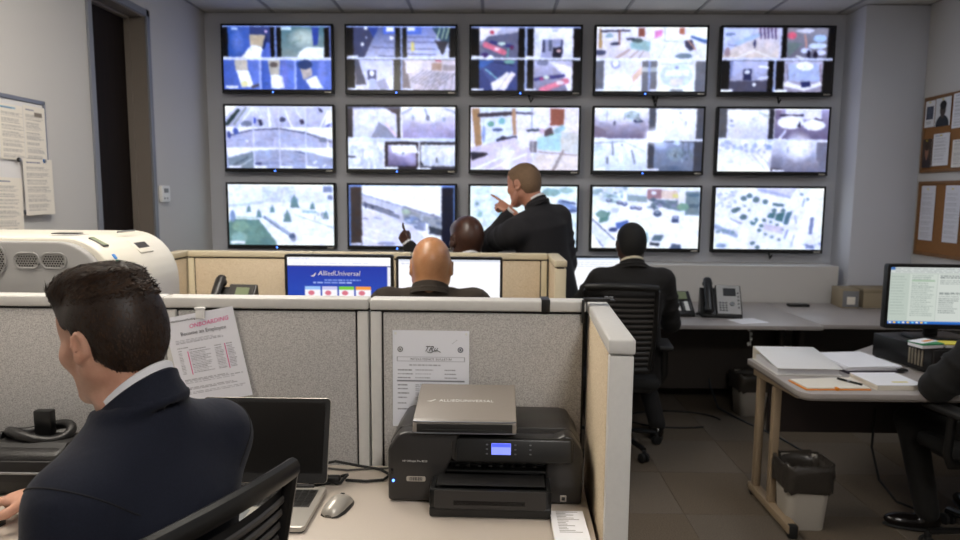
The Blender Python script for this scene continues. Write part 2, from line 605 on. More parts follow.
D0, D1, DH = 4.10, 4.77, 2.80     # door opening in the wall by the displays
wl = B().box((XL - .18, YF, 0), (XL, D0, CEIL + .03)).box((XL - .18, D1, 0), (XL, YB + .1, CEIL + .03)).box((XL - .18, D0, DH), (XL, D1, CEIL + .03))
struct('wall_left', wl, M_wall)
struct('wall_right', B().box((XR, YF, 0), (XR + .12, YB + .1, CEIL + .03)), M_wall)
struct('wall_front', B().box((XL - .18, YF - .1, 0), (XR + .12, YF, CEIL + .03)), M_wall)
struct('wall_back', B().box((XL, YB, 0), (XR, YB + .1, CEIL + .03)), M_wall_tv)
struct('wall_back_ledge', B().box((XL + .001, 5.46, 0), (2.83, YB - .001, 1.018), .004, 1), M_ledge)
struct('wall_column', B().box((2.90, 5.45, 0), (XR - .001, YB - .001, CEIL - .005), .006, 2), M_wall_col)
for nm, lo, hi in (('baseboard_right', (XR - .012, YF, 0), (XR, 5.45, .1)), ('baseboard_back', (XL + .02, 5.448, 0), (2.83, 5.46, .1)),
                   ('baseboard_left', (XL, D1 + .06, 0), (XL + .012, 5.45, .1)), ('baseboard_column', (2.9, 5.438, 0), (XR - .02, 5.45, .1))):
    struct(nm, B().box(lo, hi, .003, 1), M_base)
# door: frame, jamb, leaf
dr = struct('door_1', B().box((XL - .178, D0 + .002, .005), (XL - .14, D1 - .002, DH - .002), .002, 1), M_doorwood)
tr = B()
for y0, y1 in ((D0 - .035, D0 + .012), (D1 - .012, D1 + .035)):
    tr.box((XL - .002, y0, 0), (XL + .014, y1, DH + .035), .003, 1)
tr.box((XL - .002, D0 - .035, DH - .012), (XL + .014, D1 + .035, DH + .035), .003, 1)
tr.obj('door_trim', M_trim, dr)
jb = B().box((XL - .139, D0, 0), (XL, D0 + .02, DH)).box((XL - .139, D1 - .02, 0), (XL, D1, DH)).box((XL - .139, D0, DH - .02), (XL, D1, DH))
jb.obj('door_jamb', M_jamb, dr)
st = B().box((XL - .139, D1 - .034, 0), (XL - .1, D1 - .0205, DH - .021), .002, 1).box((XL - .139, D0 + .0205, 0), (XL - .1, D0 + .034, DH - .021), .002, 1)
st.box((XL - .139, D0 + .0205, DH - .035), (XL - .1, D1 - .0205, DH - .0205), .002, 1)
st.obj('door_stop', M_jamb, dr)
hd = B().cyl((XL - .14, D0 + .1, 1.0), (XL - .128, D0 + .1, 1.0), .026).tube([(XL - .128, D0 + .1, 1.0), (XL - .1, D0 + .1, 1.0), (XL - .095, D0 + .14, 1.0), (XL - .095, D0 + .2, 1.0)], .008)
hd.obj('door_handle', M_chrome, dr)
# thermostat on the same wall
t = thing('thermostat', 'small white thermostat on the wall beside the dark doorway', 'thermostat', (XL, 4.905, 1.565), math.radians(90))
B().box((-.062, -.028, -.06), (.062, 0, .06), .008).obj('housing', M_white, t)
B().box((-.035, -.03, .008), (.03, -.027, .04), .002).obj('screen', M_grey, t)
B().box((-.04, -.031, -.04), (-.02, -.028, -.025), .002).box((.0, -.031, -.04), (.02, -.028, -.025), .002).obj('button', M_chrome, t)
# ---------------------------------------------------------------- cubicle partitions
def partition(label, p0, p1, zt=1.25, th=.06, posts=(True, True), fab=None, fab_back=None, capm=None, capsplit=None, end_cap=None, group=None):
    d = Vector((p1[0] - p0[0], p1[1] - p0[1]))
    L = d.length
    t = thing('cubicle_partition', label, 'partition', (p0[0], p0[1], 0), math.atan2(d.y, d.x), group)
    h = th / 2
    capm = capm or M_cap
    fab = fab or M_fab_grey
    B().box((.004, -h + .012, .02), (L - .004, h - .012, zt - .036)).obj('core', M_gap, t)
    pw = .036
    a = pw if posts[0] else .004
    b = L - pw if posts[1] else L - .004
    for s, fm in ((-1, fab), (1, fab_back or fab)):
        lo, hi = sorted((s * (h - .004), s * (h - .018)))
        B().box((a + .006, lo, .12), (b - .006, hi, zt - .042), .004, 2).obj('fabric_panel', fm, t)
    for k, on in enumerate(posts):
        if on:
            x0 = .003 if k == 0 else L - pw
            B().box((x0, -h + .002, 0), (x0 + pw - .003, h - .002, zt - .04), .004, 2).obj('post', capm, t)
    B().box((.003, -h + .001, .012), (L - .003, h - .001, .108), .003, 1).obj('base_strip', capm, t)
    B().box((0.0015, -h - .002, zt - .034), (L - .0015, h + .002, zt), .006, 3).obj('top_cap', capm, t)
    return t
PY = 2.032
ZT = 1.262
P_A = partition('grey cloth cubicle partition behind the dark-haired man in navy', (-1.80, PY), (-1.002, PY), posts=(False, True), zt=ZT, fab_back=M_fab_tan)
P_B = partition('grey cloth cubicle partition with the tilted handwritten sheet clipped on', (-1.0, PY), (-.371, PY), posts=(True, True), zt=ZT, fab_back=M_fab_tan)
P_C = partition('grey cloth cubicle partition behind the printer with a bulletin sheet', (-.369, PY - .002), (.290, PY - .006), posts=(True, False), zt=ZT, fab_back=M_fab_tan)
# the wing that ends the printer desk
t = thing('cubicle_partition', 'short end partition beside the printer, bare pale end post towards the aisle', 'partition', (.302, 1.508, 0), math.atan2(2.056 - 1.508, .330 - .302))
Lw, h = .548, .028
B().box((.02, -h + .008, .02), (Lw - .01, h - .008, 1.21)).obj('core', M_gap, t)
B().box((.03, h - .01, .12), (Lw - .012, h + .001, 1.213), .003).obj('fabric_panel', M_fab_tan, t)
B().box((.03, -h - .001, .12), (Lw - .012, -h + .01, 1.213), .003).obj('fabric_panel', M_fab_tan, t)
B().box((0, -h, 0), (.03, h, 1.213), .004).obj('end_post', M_cap, t)
B().box((.03, -h - .001, .01), (Lw - .004, h + .001, .11), .003).obj('base_strip', M_cap, t)
B().box((-.002, -h - .003, 1.216), (Lw, h + .003, 1.253), .006, 3).obj('top_cap', M_cap, t)
# black straps over the partition tops
t = thing('cable_strap', 'thin black strap hooked over the partition top behind the printer', 'strap', (.166, PY - .004, ZT), -.006)
B().box((-.013, -.0365, -.034), (.013, -.0335, .003), .001).box((-.013, -.0365, .0008), (.013, .0365, .0034), .001).box((-.013, .0335, -.034), (.013, .0365, .003), .001).obj('strap', M_black, t)
t = thing('corner_bracket', 'black bracket clipped over the corner of the printer partition', 'bracket', (.297, PY - .006, ZT + .0005), .0)
B().box((-.018, -.045, .0), (.075, -.018, .006), .002).box((-.024, -.046, -.065), (-.016, -.036, .006), .002).box((-.02, -.05, .004), (.06, -.036, .012), .003).obj('bracket', M_black, t)
B().cyl((.05, -.035, .0), (.05, -.035, .016), .006, n=10).cyl((.065, -.028, .0), (.065, -.028, .014), .006, n=10).obj('screw_head', M_grey, t)

FY = 3.77
partition('tan cloth partition behind the desk phone between the two cubicle rows', (-1.72, FY), (-1.012, FY), posts=(True, False), fab=M_fab_tan, capm=M_capwarm)
partition('tan cloth partition behind the monitor with the blue web page', (-1.01, FY), (-.452, FY), posts=(False, False), fab=M_fab_tan, capm=M_capwarm)
partition('tan cloth partition behind the blank white monitor', (-.45, FY), (.318, FY), posts=(False, True), fab=M_fab_tan, capm=M_capwarm)
partition('tan return partition at the far end of the cream office machine', (-1.755, 2.65), (-1.755, FY + .03), posts=(False, True), fab=M_fab_tan, capm=M_capwarm)
partition('short tan return partition next to the pointing man in charcoal', (.352, 3.36), (.352, FY + .03), posts=(True, True), fab=M_fab_tan, capm=M_capwarm)

# ---------------------------------------------------------------- worktops
def worktop(label, pts, z, th, m, edge, supports, name='desk'):
    t = thing(name, label, 'desk', (0, 0, 0))
    B().prism(pts, z - th, z, 'z', .006, 2).obj('worktop', m, t)
    for lo, hi in supports:
        B().box(lo, hi, .004).obj('support_panel', edge, t)
    return t
worktop('pale laminate cubicle desk carrying the printer and open laptop', [(-1.95, 1.995), (-1.95, .55), (-1.04, .55), (-1.04, 1.30), (-.94, 1.42), (-.8, 1.44), (.262, 1.44), (.279, 1.995)], .74, .03, M_desk, M_grey,
        [((-1.94, .58), (-1.9, 1.98)), ((.22, 1.5), (.25, 1.98)), ((-.66, 1.90), (-.62, 1.98))] and
        [((-1.94, .58, 0), (-1.90, 1.98, .71)), ((.215, 1.52, 0), (.245, 1.98, .71)), ((-.40, 1.93, 0), (.2, 1.95, .71))])
worktop('laminate desk under the two monitors between the partitions', [(-1.70, 3.735), (-1.70, 3.02), (.30, 3.02), (.30, 3.735)], .74, .03, M_desk, M_grey,
        [((-1.69, 3.05, 0), (-1.66, 3.72, .71)), ((.26, 3.05, 0), (.29, 3.72, .71)), ((-1.65, 3.69, .3), (.25, 3.71, .71))])
worktop('side counter that carries the cream office machine', [(-2.40, 2.10), (-1.10, 2.10), (-1.10, 2.62), (-2.40, 2.62)], .74, .03, M_desk, M_grey,
        [((-2.39, 2.12, 0), (-2.36, 2.6, .71)), ((-1.16, 2.12, 0), (-1.13, 2.6, .71))])
# long worktop under the displays: two sections
def wall_desk(label, x0, x1, yf):
    t = thing('wall_desk', label, 'desk', (0, 0, 0))
    B().prism([(x0, yf), (x1, yf), (x1, 5.43), (x0, 5.43)], .69, .72, 'z', .005, 2).obj('worktop', M_desk_grey, t)
    B().box((x0 + .05, 5.0, .12), (x1 - .05, 5.02, .685), .002, 1).obj('modesty_panel', M_dark, t)
    for x in (x0 + .05, x1 - .09):
        B().box((x, yf + .12, .0), (x + .04, 5.4, .03), .004).box((x, 4.9, .03), (x + .04, 4.98, .69), .004).obj('leg', M_dark, t)
    return t
wall_desk('long grey worktop below the displays, phones standing on it', .32, 2.228, 4.44)
wall_desk('grey worktop section next to the wall column', 2.232, 3.37, 4.5)
wall_desk('grey worktop section under the garden and road displays', -2.38, .316, 4.72)

# desk with the binder
t = thing('office_desk', 'tan steel legged desk with binder and papers, waste bin beneath', 'desk', (0, 0, 0))
arc = [(1.372 + .06 - .06 * math.cos(a), 2.885 + .06 - .06 * math.sin(a)) for a in [math.pi / 2 * k / 5 for k in range(6)]]
pts = [(1.372, 3.52)] + arc + [(3.34, 2.885), (3.34, 3.98), (2.35, 3.98), (1.9, 3.6)]
B().prism(pts, .695, .72, 'z', .004, 2).obj('worktop', M_desk_grey, t)
B().prism([(p[0] * .9985 + .002, p[1]) for p in pts], .688, .6948, 'z').obj('edge_band', M_deskedge, t)
for x in (1.388, 3.26):
    lg = B().box((x, 2.97, .022), (x + .05, 3.47, .062), .005)
    lg.box((x + .006, 3.40, .06), (x + .042, 3.44, .65), .005).box((x + .006, 3.21, .06), (x + .042, 3.25, .65), .005)
    lg.prism([(2.97, .672), (3.47, .646), (3.47, .688), (2.97, .688)], x, x + .05, 'x', .003, 1)
    o = lg.obj('leg', M_tansteel, t)
    B().box((x + .004, 2.966, 0), (x + .046, 3.0, .064), .006).obj('foot', M_rubber, o)
    B().box((x + .004, 3.43, 0), (x + .046, 3.462, .024), .006).obj('foot', M_rubber, o)
B().box((1.45, 3.40, .36), (3.25, 3.418, .685), .002, 1).obj('modesty_panel', mat('modesty', '#2a2120', .6), t)

# ---------------------------------------------------------------- chairs
def office_chair(label, loc, heading, back_h=1.0, group='mesh-backed office chairs'):
    """heading: direction the sitter faces, radians from +Y towards -X. Local: sitter faces +Y."""
    t = thing('office_chair', label, 'chair', (loc[0], loc[1], 0), heading, group)
    B().box((-.245, -.22, .43), (.245, .25, .50), .03, 3).obj('seat', mat('seat_fabric', '#171717', .95, bump=.3, bscale=500), t)
    B().box((-.2, -.18, .405), (.2, .2, .432), .01).obj('seat_pan', M_black, t)
    yb = lambda z: -.235 - .10 * ((z - .5) / .5) ** 2 * .6
    zs = [.56, .62, .72, .84, back_h - .02]
    fr = B()
    for s in (-1, 1):
        fr.tube([(s * (.172 + .03 * min(1, (z - .5) / .25)), yb(z) + .02, z) for z in zs], 0, 10, flat=(.014, .018, (0, 1, 0)))
    N = 9
    top = [(-.204 + .408 * k / N, yb(back_h) + .02 - .03 * (1 - (2 * k / N - 1) ** 2), back_h - .01 + .012 * (1 - (2 * k / N - 1) ** 2)) for k in range(N + 1)]
    fr.tube(top, 0, 10, flat=(.017, .022, (0, 0, 1)))
    bot = [(-.178 + .356 * k / N, yb(.55) + .02 - .02 * (1 - (2 * k / N - 1) ** 2), .555) for k in range(N + 1)]
    fr.tube(bot, 0, 8, flat=(.014, .02, (0, 0, 1)))
    fr.obj('back_frame', M_black, t)
    mb = B()
    for q in range(8):
        for r_ in range(6):
            def pp(a_, b_):
                z = .57 + (back_h - .05 - .57) * b_ / 6
                hw = .167 + .03 * min(1, (z - .5) / .25)
                u_ = 2 * a_ / 8 - 1
                return (hw * u_, yb(z) + .026 - .028 * (1 - u_ * u_), z)
            mb.quad(pp(q, r_), pp(q + 1, r_), pp(q + 1, r_ + 1), pp(q, r_ + 1))
    bmesh.ops.remove_doubles(mb.bm, verts=mb.bm.verts, dist=.0005)
    mb.obj('back_mesh', mat('chair_mesh', '#0e0e0e', .8), t)
    for k in range(13):
        z = .595 + (back_h - .075 - .595) * k / 12
        hw = .172 + .03 * min(1, (z - .5) / .25)
        pts_ = [(-hw + 2 * hw * q / 8, yb(z) + .02 - .028 * (1 - (2 * q / 8 - 1) ** 2), z) for q in range(9)]
        B().tube(pts_, 0, 6, flat=(.004, .0085, (0, 0, 1))).obj('slat', M_charcoal2, t)
    B().tube([(0, -.10, .415), (0, -.24, .42), (0, -.315, .5), (0, -.31, .62)], .022, 10).box((-.05, -.295, .58), (.05, -.262, .68), .012).obj('back_support', M_black, t)
    for s in (-1, 1):
        a = B().tube([(s * .19, 0, .425), (s * .275, 0, .43), (s * .295, 0, .48), (s * .29, -.005, .655)], 0, 10, flat=(.022, .013, (0, 1, 0))).obj('arm_support', M_black, t)
        B().box((s * .285 - .045, -.13, .652), (s * .285 + .045, .13, .684), .013, 3).obj('armrest', M_blackmat, t)
    B().cyl((0, 0, .1), (0, 0, .26), .03, n=16).cyl((0, 0, .26), (0, 0, .41), .018, n=12).obj('column', M_chrome, t)
    B().cyl((0, 0, .075), (0, 0, .125), .05, n=20, bev=.008).obj('hub', M_black, t)
    for k in range(5):
        a = 2 * math.pi * k / 5 + .3
        cx, sx = math.cos(a), math.sin(a)
        lg = B().tube([(cx * .03, sx * .03, .105), (cx * .15, sx * .15, .098), (cx * .28, sx * .28, .078)], 0, 8, flat=(.02, .014, (0, 0, 1))).obj('leg', M_black, t)
        c = B()
        px, py = cx * .285, sx * .285
        for s in (-1, 1):
            ox, oy = -sx * .016 * s, cx * .016 * s
            c.cyl((px + ox - sx * .009 * s, py + oy + cx * .009 * s, .028), (px + ox + sx * .009 * s, py + oy - cx * .009 * s, .028), .028, n=16, bev=.004)
        c.box((px - .012, py - .012, .04), (px + .012, py + .012, .074), .005)
        c.obj('caster', M_rubber, lg)
    return t
# ---------------------------------------------------------------- wide black printer
def printer():
    t = thing('printer', 'wide black inkjet printer with lit blue screen on the laminate desk', 'printer', (-.012, 1.745, .7405), -.02)
    w, d, h = .266, .235, .2
    # body: end profile with sloped shoulders at both sides
    prof = [(-w, .012), (-w + .01, 0), (w - .01, 0), (w, .012), (w, .15), (w - .028, h - .006), (w - .05, h), (-w + .05, h), (-w + .028, h - .006), (-w, .15)]
    b = B()
    b.prism([p for p in prof if True], .05, d, 'y', .006, 2)
    b.obj('body', M_charcoal, t)
    # front left block, cut on the diagonal towards the outlet
    fl = [(-w + .002, .004), (-.125, .004), (-.125, .05), (-.07, .165), (-.07, h - .004), (-w + .05, h - .002), (-w + .03, h - .008), (-w + .002, .15)]
    B().prism(fl, -.004, .06, 'y', .008, 3).obj('front_panel', M_charcoal, t)
    fr = [(.165, .004), (w - .002, .004), (w - .002, .15), (w - .03, h - .008), (w - .05, h - .002), (.165, h - .03)]
    B().prism(fr, -.002, .06, 'y', .008, 3).obj('front_panel', M_charcoal, t)
    B().box((-w + .001, .002, .006), (-w + .022, .2, .14), .008).obj('side_panel', M_charcoal2, t)
    B().box((w - .022, .002, .006), (w - .001, .2, .14), .008).obj('side_panel', M_charcoal2, t)
    B().prism(rrect(.33, .062, .012, 4, .075, .152), -.006, .052, 'y', .003, 2).obj('outlet_hood', M_charcoal, t)
    # control panel: a slab leaning forward
    M = Matrix.Translation((.07, -.012, .158)) @ Matrix.Rotation(math.radians(-14), 4, 'X')
    cp = B().box((-.148, -.009, -.034), (.165, .012, .032), .008, 3, M).obj('control_panel', M_black, t)
    B().box((-.052, -.0105, -.012), (.0, -.0085, .018), .002, 1, M).obj('lit_screen', M_lcd, cp)
    B().box((-.051, -.0112, .008), (-.001, -.0104, .017), .0003, 1, M).obj('screen_bar', mat('screen_bar', '#4a5cf0', .3, emit=.9), cp)
    for k in range(3):
        z = -.010 + .012 * k
        for x in (-.064, .012, .052):
            B().box((x - .003, -.0105, z - .002), (x + .003, -.0085, z + .002), .001, 1, M).obj('button', M_chrome, cp)
    # outlet cavity
    B().box((-.125, .03, .045), (.165, .055, .125), .001, 1).obj('outlet_cavity', M_gloss, t)
    sh = B()
    sh.box((-.125, .0, .088), (.165, .05, .094), .001).box((-.125, .004, .112), (.165, .05, .118), .001)
    for k in range(9):
        sh.box((-.11 + k * .03, -.002, .104), (-.1 + k * .03, .012, .11), .001)
    sh.obj('outlet_rollers', M_black, t)
    # output tray and drawer
    tr = B().box((-.142, -.088, .002), (.176, .05, .03), .006, 3)
    tr.box((-.142, -.088, .03), (-.127, .05, .078), .005).box((.161, -.088, .03), (.176, .05, .078), .005)
    tr.box((-.142, -.088, .028), (.176, -.076, .078), .005)
    tr.box((-.13, -.07, .062), (.164, .04, .07), .002)
    tr.obj('paper_drawer', M_black, t)
    B().box((-.08, -.0915, .036), (.11, -.087, .052), .002).obj('drawer_handle', M_gloss, t)
    B().prism(rrect(.29, .05, .006, 3, .017, .0), -.0915, -.0882, 'y', .001, 1, Matrix.Translation((0, 0, .052))).obj('drawer_front', M_charcoal, t)
    B().box((-.125, -.07, .08), (.16, .0, .084), .002).obj('tray_flap', M_blackmat, t)
    # label, marks
    B().prism(rrect(.052, .014, .004, 4, -.187, .068), -.0052, -.0038, 'y').obj('bar_code_label', M_silver, t)
    bc = B()
    rr = random.Random(4)
    x = -.206
    while x < -.169:
        ww = rr.choice((.0008, .0016, .0024))
        bc.box((x, -.0058, .063), (x + ww, -.0051, .073)); x += ww + rr.choice((.0008, .0014))
    bc.obj('bar_code', M_ink, t)
    text_obj('lettering', 'HP OfficeJet Pro 8210', .0075, M_print_white, t, UPRIGHT(-.19, -.0048, .118))
    B().cyl((-.249, -.0065, .062), (-.249, -.002, .062), .0035, n=12).obj('power_light', M_led, t)
    B().box((-.256, -.0055, .08), (-.249, -.003, .096), .002).obj('usb_socket', M_gloss, t)
    B().box((.205, -.0045, .012), (.222, -.002, .03), .002).obj('maker_badge', M_silver, t)
    B().box((.209, -.0055, .016), (.218, -.0042, .026), .001).obj('maker_mark', M_ink, t)
    return t
printer()
# folio lying on the printer
t = thing('zip_folio', 'grey zip folio with white lettering lying on the printer', 'folio', (-.066, 1.838, .9423), -.01)
pr = [(-.112, .004), (-.106, 0), (.10, 0), (.104, .006), (.104, .07), (.098, .077), (-.10, .037), (-.109, .032), (-.112, .026)]
B().prism(pr, -.139, .139, 'x', .006, 3).obj('cover', M_folio, t)
zp = B().tube([(-.139, .09, .03), (-.141, -.09, .012), (-.135, -.108, .011), (-.1, -.1135, .011), (.1, -.1135, .011), (.135, -.108, .011), (.141, -.09, .012), (.139, .09, .03)], .003, 8)
zp.obj('zip', M_black, t)
B().box((-.128, -.1135, .005), (.128, -.1105, .028), .001).obj('front_band', M_blackmat, t)
B().tube([(-.137, -.108, .034), (-.12, -.1125, .0335), (.12, -.1125, .0335), (.137, -.108, .034)], .0022, 6).tube([(-.137, -.109, .003), (-.12, -.1138, .003), (.12, -.1138, .003), (.137, -.109, .003)], .002, 6).obj('piping', M_alu, t)
sl = math.atan2(.04, .198)
Ml = Matrix.Translation((.0, -.002, .0573)) @ Matrix.Rotation(sl, 4, 'X')
text_obj('lettering', 'ALLIEDUNIVERSAL', .018, M_print_white, t, Ml, spacing=1.05)
B().prism([(-.112, -.004), (-.1, -.007), (-.086, .004), (-.09, .006), (-.1, -.002)], 0, .0004, 'z', M=Ml).obj('emblem', M_print_white, t)

# ---------------------------------------------------------------- laptop
def laptop():
    t = thing('laptop', 'open silver laptop with a black screen on the laminate desk', 'laptop', (-.642, 1.80, .7405), 0)
    w = .185
    B().prism(rrect(2 * w, .235, .014, 5, 0, -.1175), .004, .017, 'z', .003, 2).obj('base', M_silver, t)
    B().prism(rrect(2 * w - .004, .231, .014, 5, 0, -.1175), .0, .004, 'z', .001, 1).obj('underside', M_black, t)
    kb = B().box((-.165, -.128, .0165), (.168, -.024, .0176), .001).obj('keyboard_bed', M_charcoal, t)
    key = B().box((-.0078, -.0072, 0), (.0078, .0072, .0022), .0012, 1).mesh('key')
    key2 = B().box((-.004, -.0072, 0), (.004, .0072, .0022), .001, 1).mesh('key')
    for r in range(5):
        for k in range(17):
            x = -.156 + k * .0194 + (.002 * r if k < 12 else 0)
            link('key', key, M_black, kb, (x, -.036 - r * .0196, .0176), smooth=35)
    B().box((-.07, -.222, .0165), (.02, -.145, .0175), .001).obj('touchpad', M_grey, t)
    B().box((.1, -.165, .0168), (.118, -.148, .0176), .0005).obj('chip_sticker', mat('sticker', '#3d6da8', .4), t)
    B().cyl((-.15, -.004, .018), (.15, -.004, .018), .007, n=14).obj('hinge', M_blackmat, t)
    Ml = Matrix.Translation((0, .0, .021)) @ Matrix.Rotation(math.radians(-17), 4, 'X')
    lid = B().prism(rrect(2 * w, .236, .012, 5, 0, .122), -.0035, .0035, 'y', .0015, 1, Ml).obj('lid', M_silver, t)
    B().prism(rrect(2 * w - .002, .234, .011, 5, 0, .122), -.0048, -.0034, 'y', 0, 1, Ml).obj('screen_bezel', M_blackmat, lid)
    B().prism(rrect(2 * w - .03, .195, .002, 2, 0, .13), -.0054, -.0046, 'y', 0, 1, Ml).obj('screen', mat('dark_screen', '#0e0c0a', .35), lid)
laptop()
# mouse by the laptop
def mouse(label, loc, rz, m, sidem):
    t = thing('computer_mouse', label, 'mouse', loc, rz)
    def ring(y, w, h):
        return [(w * math.cos(a), y, max(0, h * math.sin(a)) if math.sin(a) > 0 else 0) for a in [2 * math.pi * k / 20 for k in range(20)]]
    prof = [(-.052, .012, .012), (-.045, .024, .024), (-.02, .031, .034), (.01, .031, .036), (.035, .029, .028), (.05, .024, .018), (.056, .012, .008)]
    B().loft([ring(*p) for p in prof]).obj('shell', m, t, smooth=60)
    B().loft([ring(y, w * 1.07, h * .62) for y, w, h in prof]).obj('grip', sidem, t, smooth=60)
    B().cyl((-.004, .030, .0235), (.004, .030, .0235), .008, n=14).obj('scroll_wheel', M_rubber, t)
    return t
mouse('silver and black mouse on the desk beside the laptop', (-.405, 1.70, .7405), -.25, M_silver, M_charcoal)
mouse('black mouse under the hand of the man in navy', (-1.275, 1.60, .7405), .9, M_gloss, M_black)
# cable bundle behind the mouse
t = thing('power_adapter_cable', 'black cable bundle and plug behind the silver mouse', 'cable')
cb = B()
rr = random.Random(2)
loop = [(-.445 + .028 * math.cos(a) * (1 + .2 * math.sin(3 * a)), 1.868 + .02 * math.sin(a), .752 + .008 * math.sin(2 * a + 1)) for a in [2 * math.pi * k / 26 * 2.2 for k in range(27)]]
cb.tube(loop, .0042, 8)
cb.tube([(-.42, 1.87, .746), (-.36, 1.865, .7455), (-.31, 1.875, .746), (-.295, 1.91, .746), (-.33, 1.95, .746), (-.40, 1.965, .75), (-.47, 1.96, .765), (-.50, 1.955, .76)], .004, 8)
cb.tube([(-.46, 1.85, .746), (-.5, 1.83, .746), (-.53, 1.86, .746)], .0042, 8)
cb.obj('cable', M_rubber, t)
B().box((-.472, 1.845, .742), (-.432, 1.875, .763), .008).obj('plug', M_black, t)
t = thing('data_cable', 'thin grey cable running along the partition to the printer', 'cable')
B().tube([(-.50, 1.955, .7455), (-.43, 1.94, .7455), (-.36, 1.957, .7445), (-.31, 1.962, .7445), (-.286, 1.962, .752)], .0028, 8).obj('cable', M_charcoal2, t)
# paper stack by the wing
rr = random.Random(9)
t = thing('paper_stack', 'small stack of loose sheets at the foot of the printer', 'paper', (.205, 1.60, .7405))
for k in range(7):
    w_, l_ = .040 + rr.uniform(-.002, .002), .085
    B().box((-w_ + rr.uniform(-.004, .004), -l_ + rr.uniform(-.004, .004), k * .0022), (w_ + rr.uniform(-.004, .004), l_ + rr.uniform(-.006, .002), k * .0022 + .0016), .0004, 1).obj('sheet', M_paperw if k % 2 else M_paper, t, rot=(0, 0, rr.uniform(-.02, .02)))
pr_ = B()
for k in range(14):
    x0 = -.03
    pr_.box((x0, .07 - k * .008, .0150), (x0 + rr.uniform(.02, .06), .071 - k * .008 + .0012, .0154))
pr_.obj('print', mat('faint_ink', '#8d8a86', .8), t)
# bag at the partition
t = thing('laptop_bag', 'black leather bag with a rolled strap on the desk by the partition', 'bag', (-1.42, 1.86, .7405))
B().prism([(-.12, 0), (.11, 0), (.118, .06), (.10, .098), (.03, .122), (-.06, .128), (-.11, .118), (-.125, .07)], -.42, .235, 'x', .02, 4).obj('body', M_leather, t, smooth=60)
B().prism([(-.128, .045), (-.118, .1), (-.06, .134), (.03, .129), (.105, .103), (.112, .097), (.035, .118), (-.06, .122), (-.108, .094), (-.12, .045)], -.415, .23, 'x', .003, 2).obj('flap', M_blackmat, t, smooth=60)
hl = [(.115 + .085 * math.cos(a), .0 + .05 * math.sin(a), .142 + .012 * math.sin(a * 2)) for a in [2 * math.pi * k / 24 for k in range(24)]]
B().tube(hl, .014, 10, closed=True).obj('rolled_strap', M_leather, t, smooth=60)
B().tube([(.02, -.02, .135), (-.06, -.03, .138), (-.14, -.02, .15), (-.2, .01, .142), (-.3, .02, .138)], .016, 10).obj('strap', M_leather, t, smooth=60)
B().box((.094, .0, .13), (.145, .026, .205), .004).obj('buckle_tab', M_black, t)
B().tube([(-.4, -.124, .07), (.22, -.124, .07)], .004, 6).obj('zip', M_chrome, t)

# ---------------------------------------------------------------- cream office machine with round vents
t = thing('office_machine', 'large cream office machine with rounded end and perforated vents', 'machine', (0, 2.14, .7405))
RX, RZ = .165, .19
xr, zt_ = -1.232, .688
def mprof(dx=0., k=0.):
    a = [(xr - k, -.0)]
    a = []
    for q in range(10):
        an = math.pi / 2 * q / 9
        a.append((xr + dx - RX + (RX - k) * math.cos(an), zt_ - RZ + (RZ - k) * math.sin(an)))
    return [(-2.36 + k, .0), (xr + dx - k, .0)] + a + [(-2.36 + k, zt_ - k)]
B().prism(mprof(), .03, .47, 'y', .008, 2).obj('shell', M_cream, t, smooth=50)
B().prism(mprof(-.012, .012), .0, .034, 'y', .008, 3).obj('front_cover', M_machgrey, t, smooth=50)
def vent(cx, cz, w_, h_, r_):
    v = B().prism(rrect(w_, h_, r_, 6, cx, cz), -.003, .004, 'y', .001, 1).obj('vent_plate', M_ventgrey, t)
    ri = B().tube([(p[0], -.003, p[1]) for p in rrect(w_ + .004, h_ + .004, r_ + .002, 6, cx, cz)], .003, 6, closed=True).obj('vent_rim', M_machgrey, v)
    hb = B()
    nx_, nz_ = int(w_ / .0085), int(h_ / .0075)
    for j in range(nz_):
        for i in range(nx_):
            x = cx - w_ / 2 + .006 + i * .0085 + (.00425 if j % 2 else 0)
            z = cz - h_ / 2 + .006 + j * .0075
            dx, dz = max(0, abs(x - cx) - (w_ / 2 - r_)), max(0, abs(z - cz) - (h_ / 2 - r_))
            if math.hypot(dx, dz) > r_ - .004 or abs(x - cx) > w_ / 2 - .004: continue
            hb.cyl((x, -.0038, z), (x, -.002, z), .0028, n=6)
    o = hb.obj('perforations', M_gloss, v)
    o['kind'] = 'stuff'
for cx, w_ in ((-1.508, .078), (-1.42, .078)):
    vent(cx, 1.355 - .7405, .078, .046, .021)
vent(-1.65, 1.355 - .7405 + .003, .145, .115, .055)
B().box((-1.50, .1, zt_ - .004), (-1.42, .2, zt_ + .001), .002).obj('hatch', M_machgrey, t)
pn = thing
Mp = Matrix.Translation((xr - .095, .08, zt_ - .019)) @ Matrix.Rotation(math.radians(28), 4, 'Y')
B().box((-.03, 0, -.002), (.03, .03, .004), .002, 1, Mp).obj('display', M_charcoal2, t)
B().box((-.026, .004, .003), (.026, .026, .0048), .001, 1, Mp).obj('display_glass', M_lcd_green, t)
Mp = Matrix.Translation((xr - .0386, .06, zt_ - .0695)) @ Matrix.Rotation(math.radians(54), 4, 'Y')
B().box((-.012, .02, -.002), (.008, .034, .005), .002, 1, Mp).obj('indicator', mat('indicator_blue', '#4f8fd8', .4), t)
B().box((.012, .02, -.002), (.03, .034, .005), .002, 1, Mp).obj('indicator', mat('indicator_green', '#49b08a', .4), t)
Mp = Matrix.Translation((xr - .059, .30, zt_ - .0455)) @ Matrix.Rotation(math.radians(44), 4, 'Y')
B().box((-.035, -.05, -.012), (.035, .05, .0035), .008, 2, Mp).obj('grip_recess', M_cream, t)
B().box((-.016, -.04, -.006), (.016, .04, .0045), .003, 1, Mp).obj('grip_slot', M_charcoal2, t)
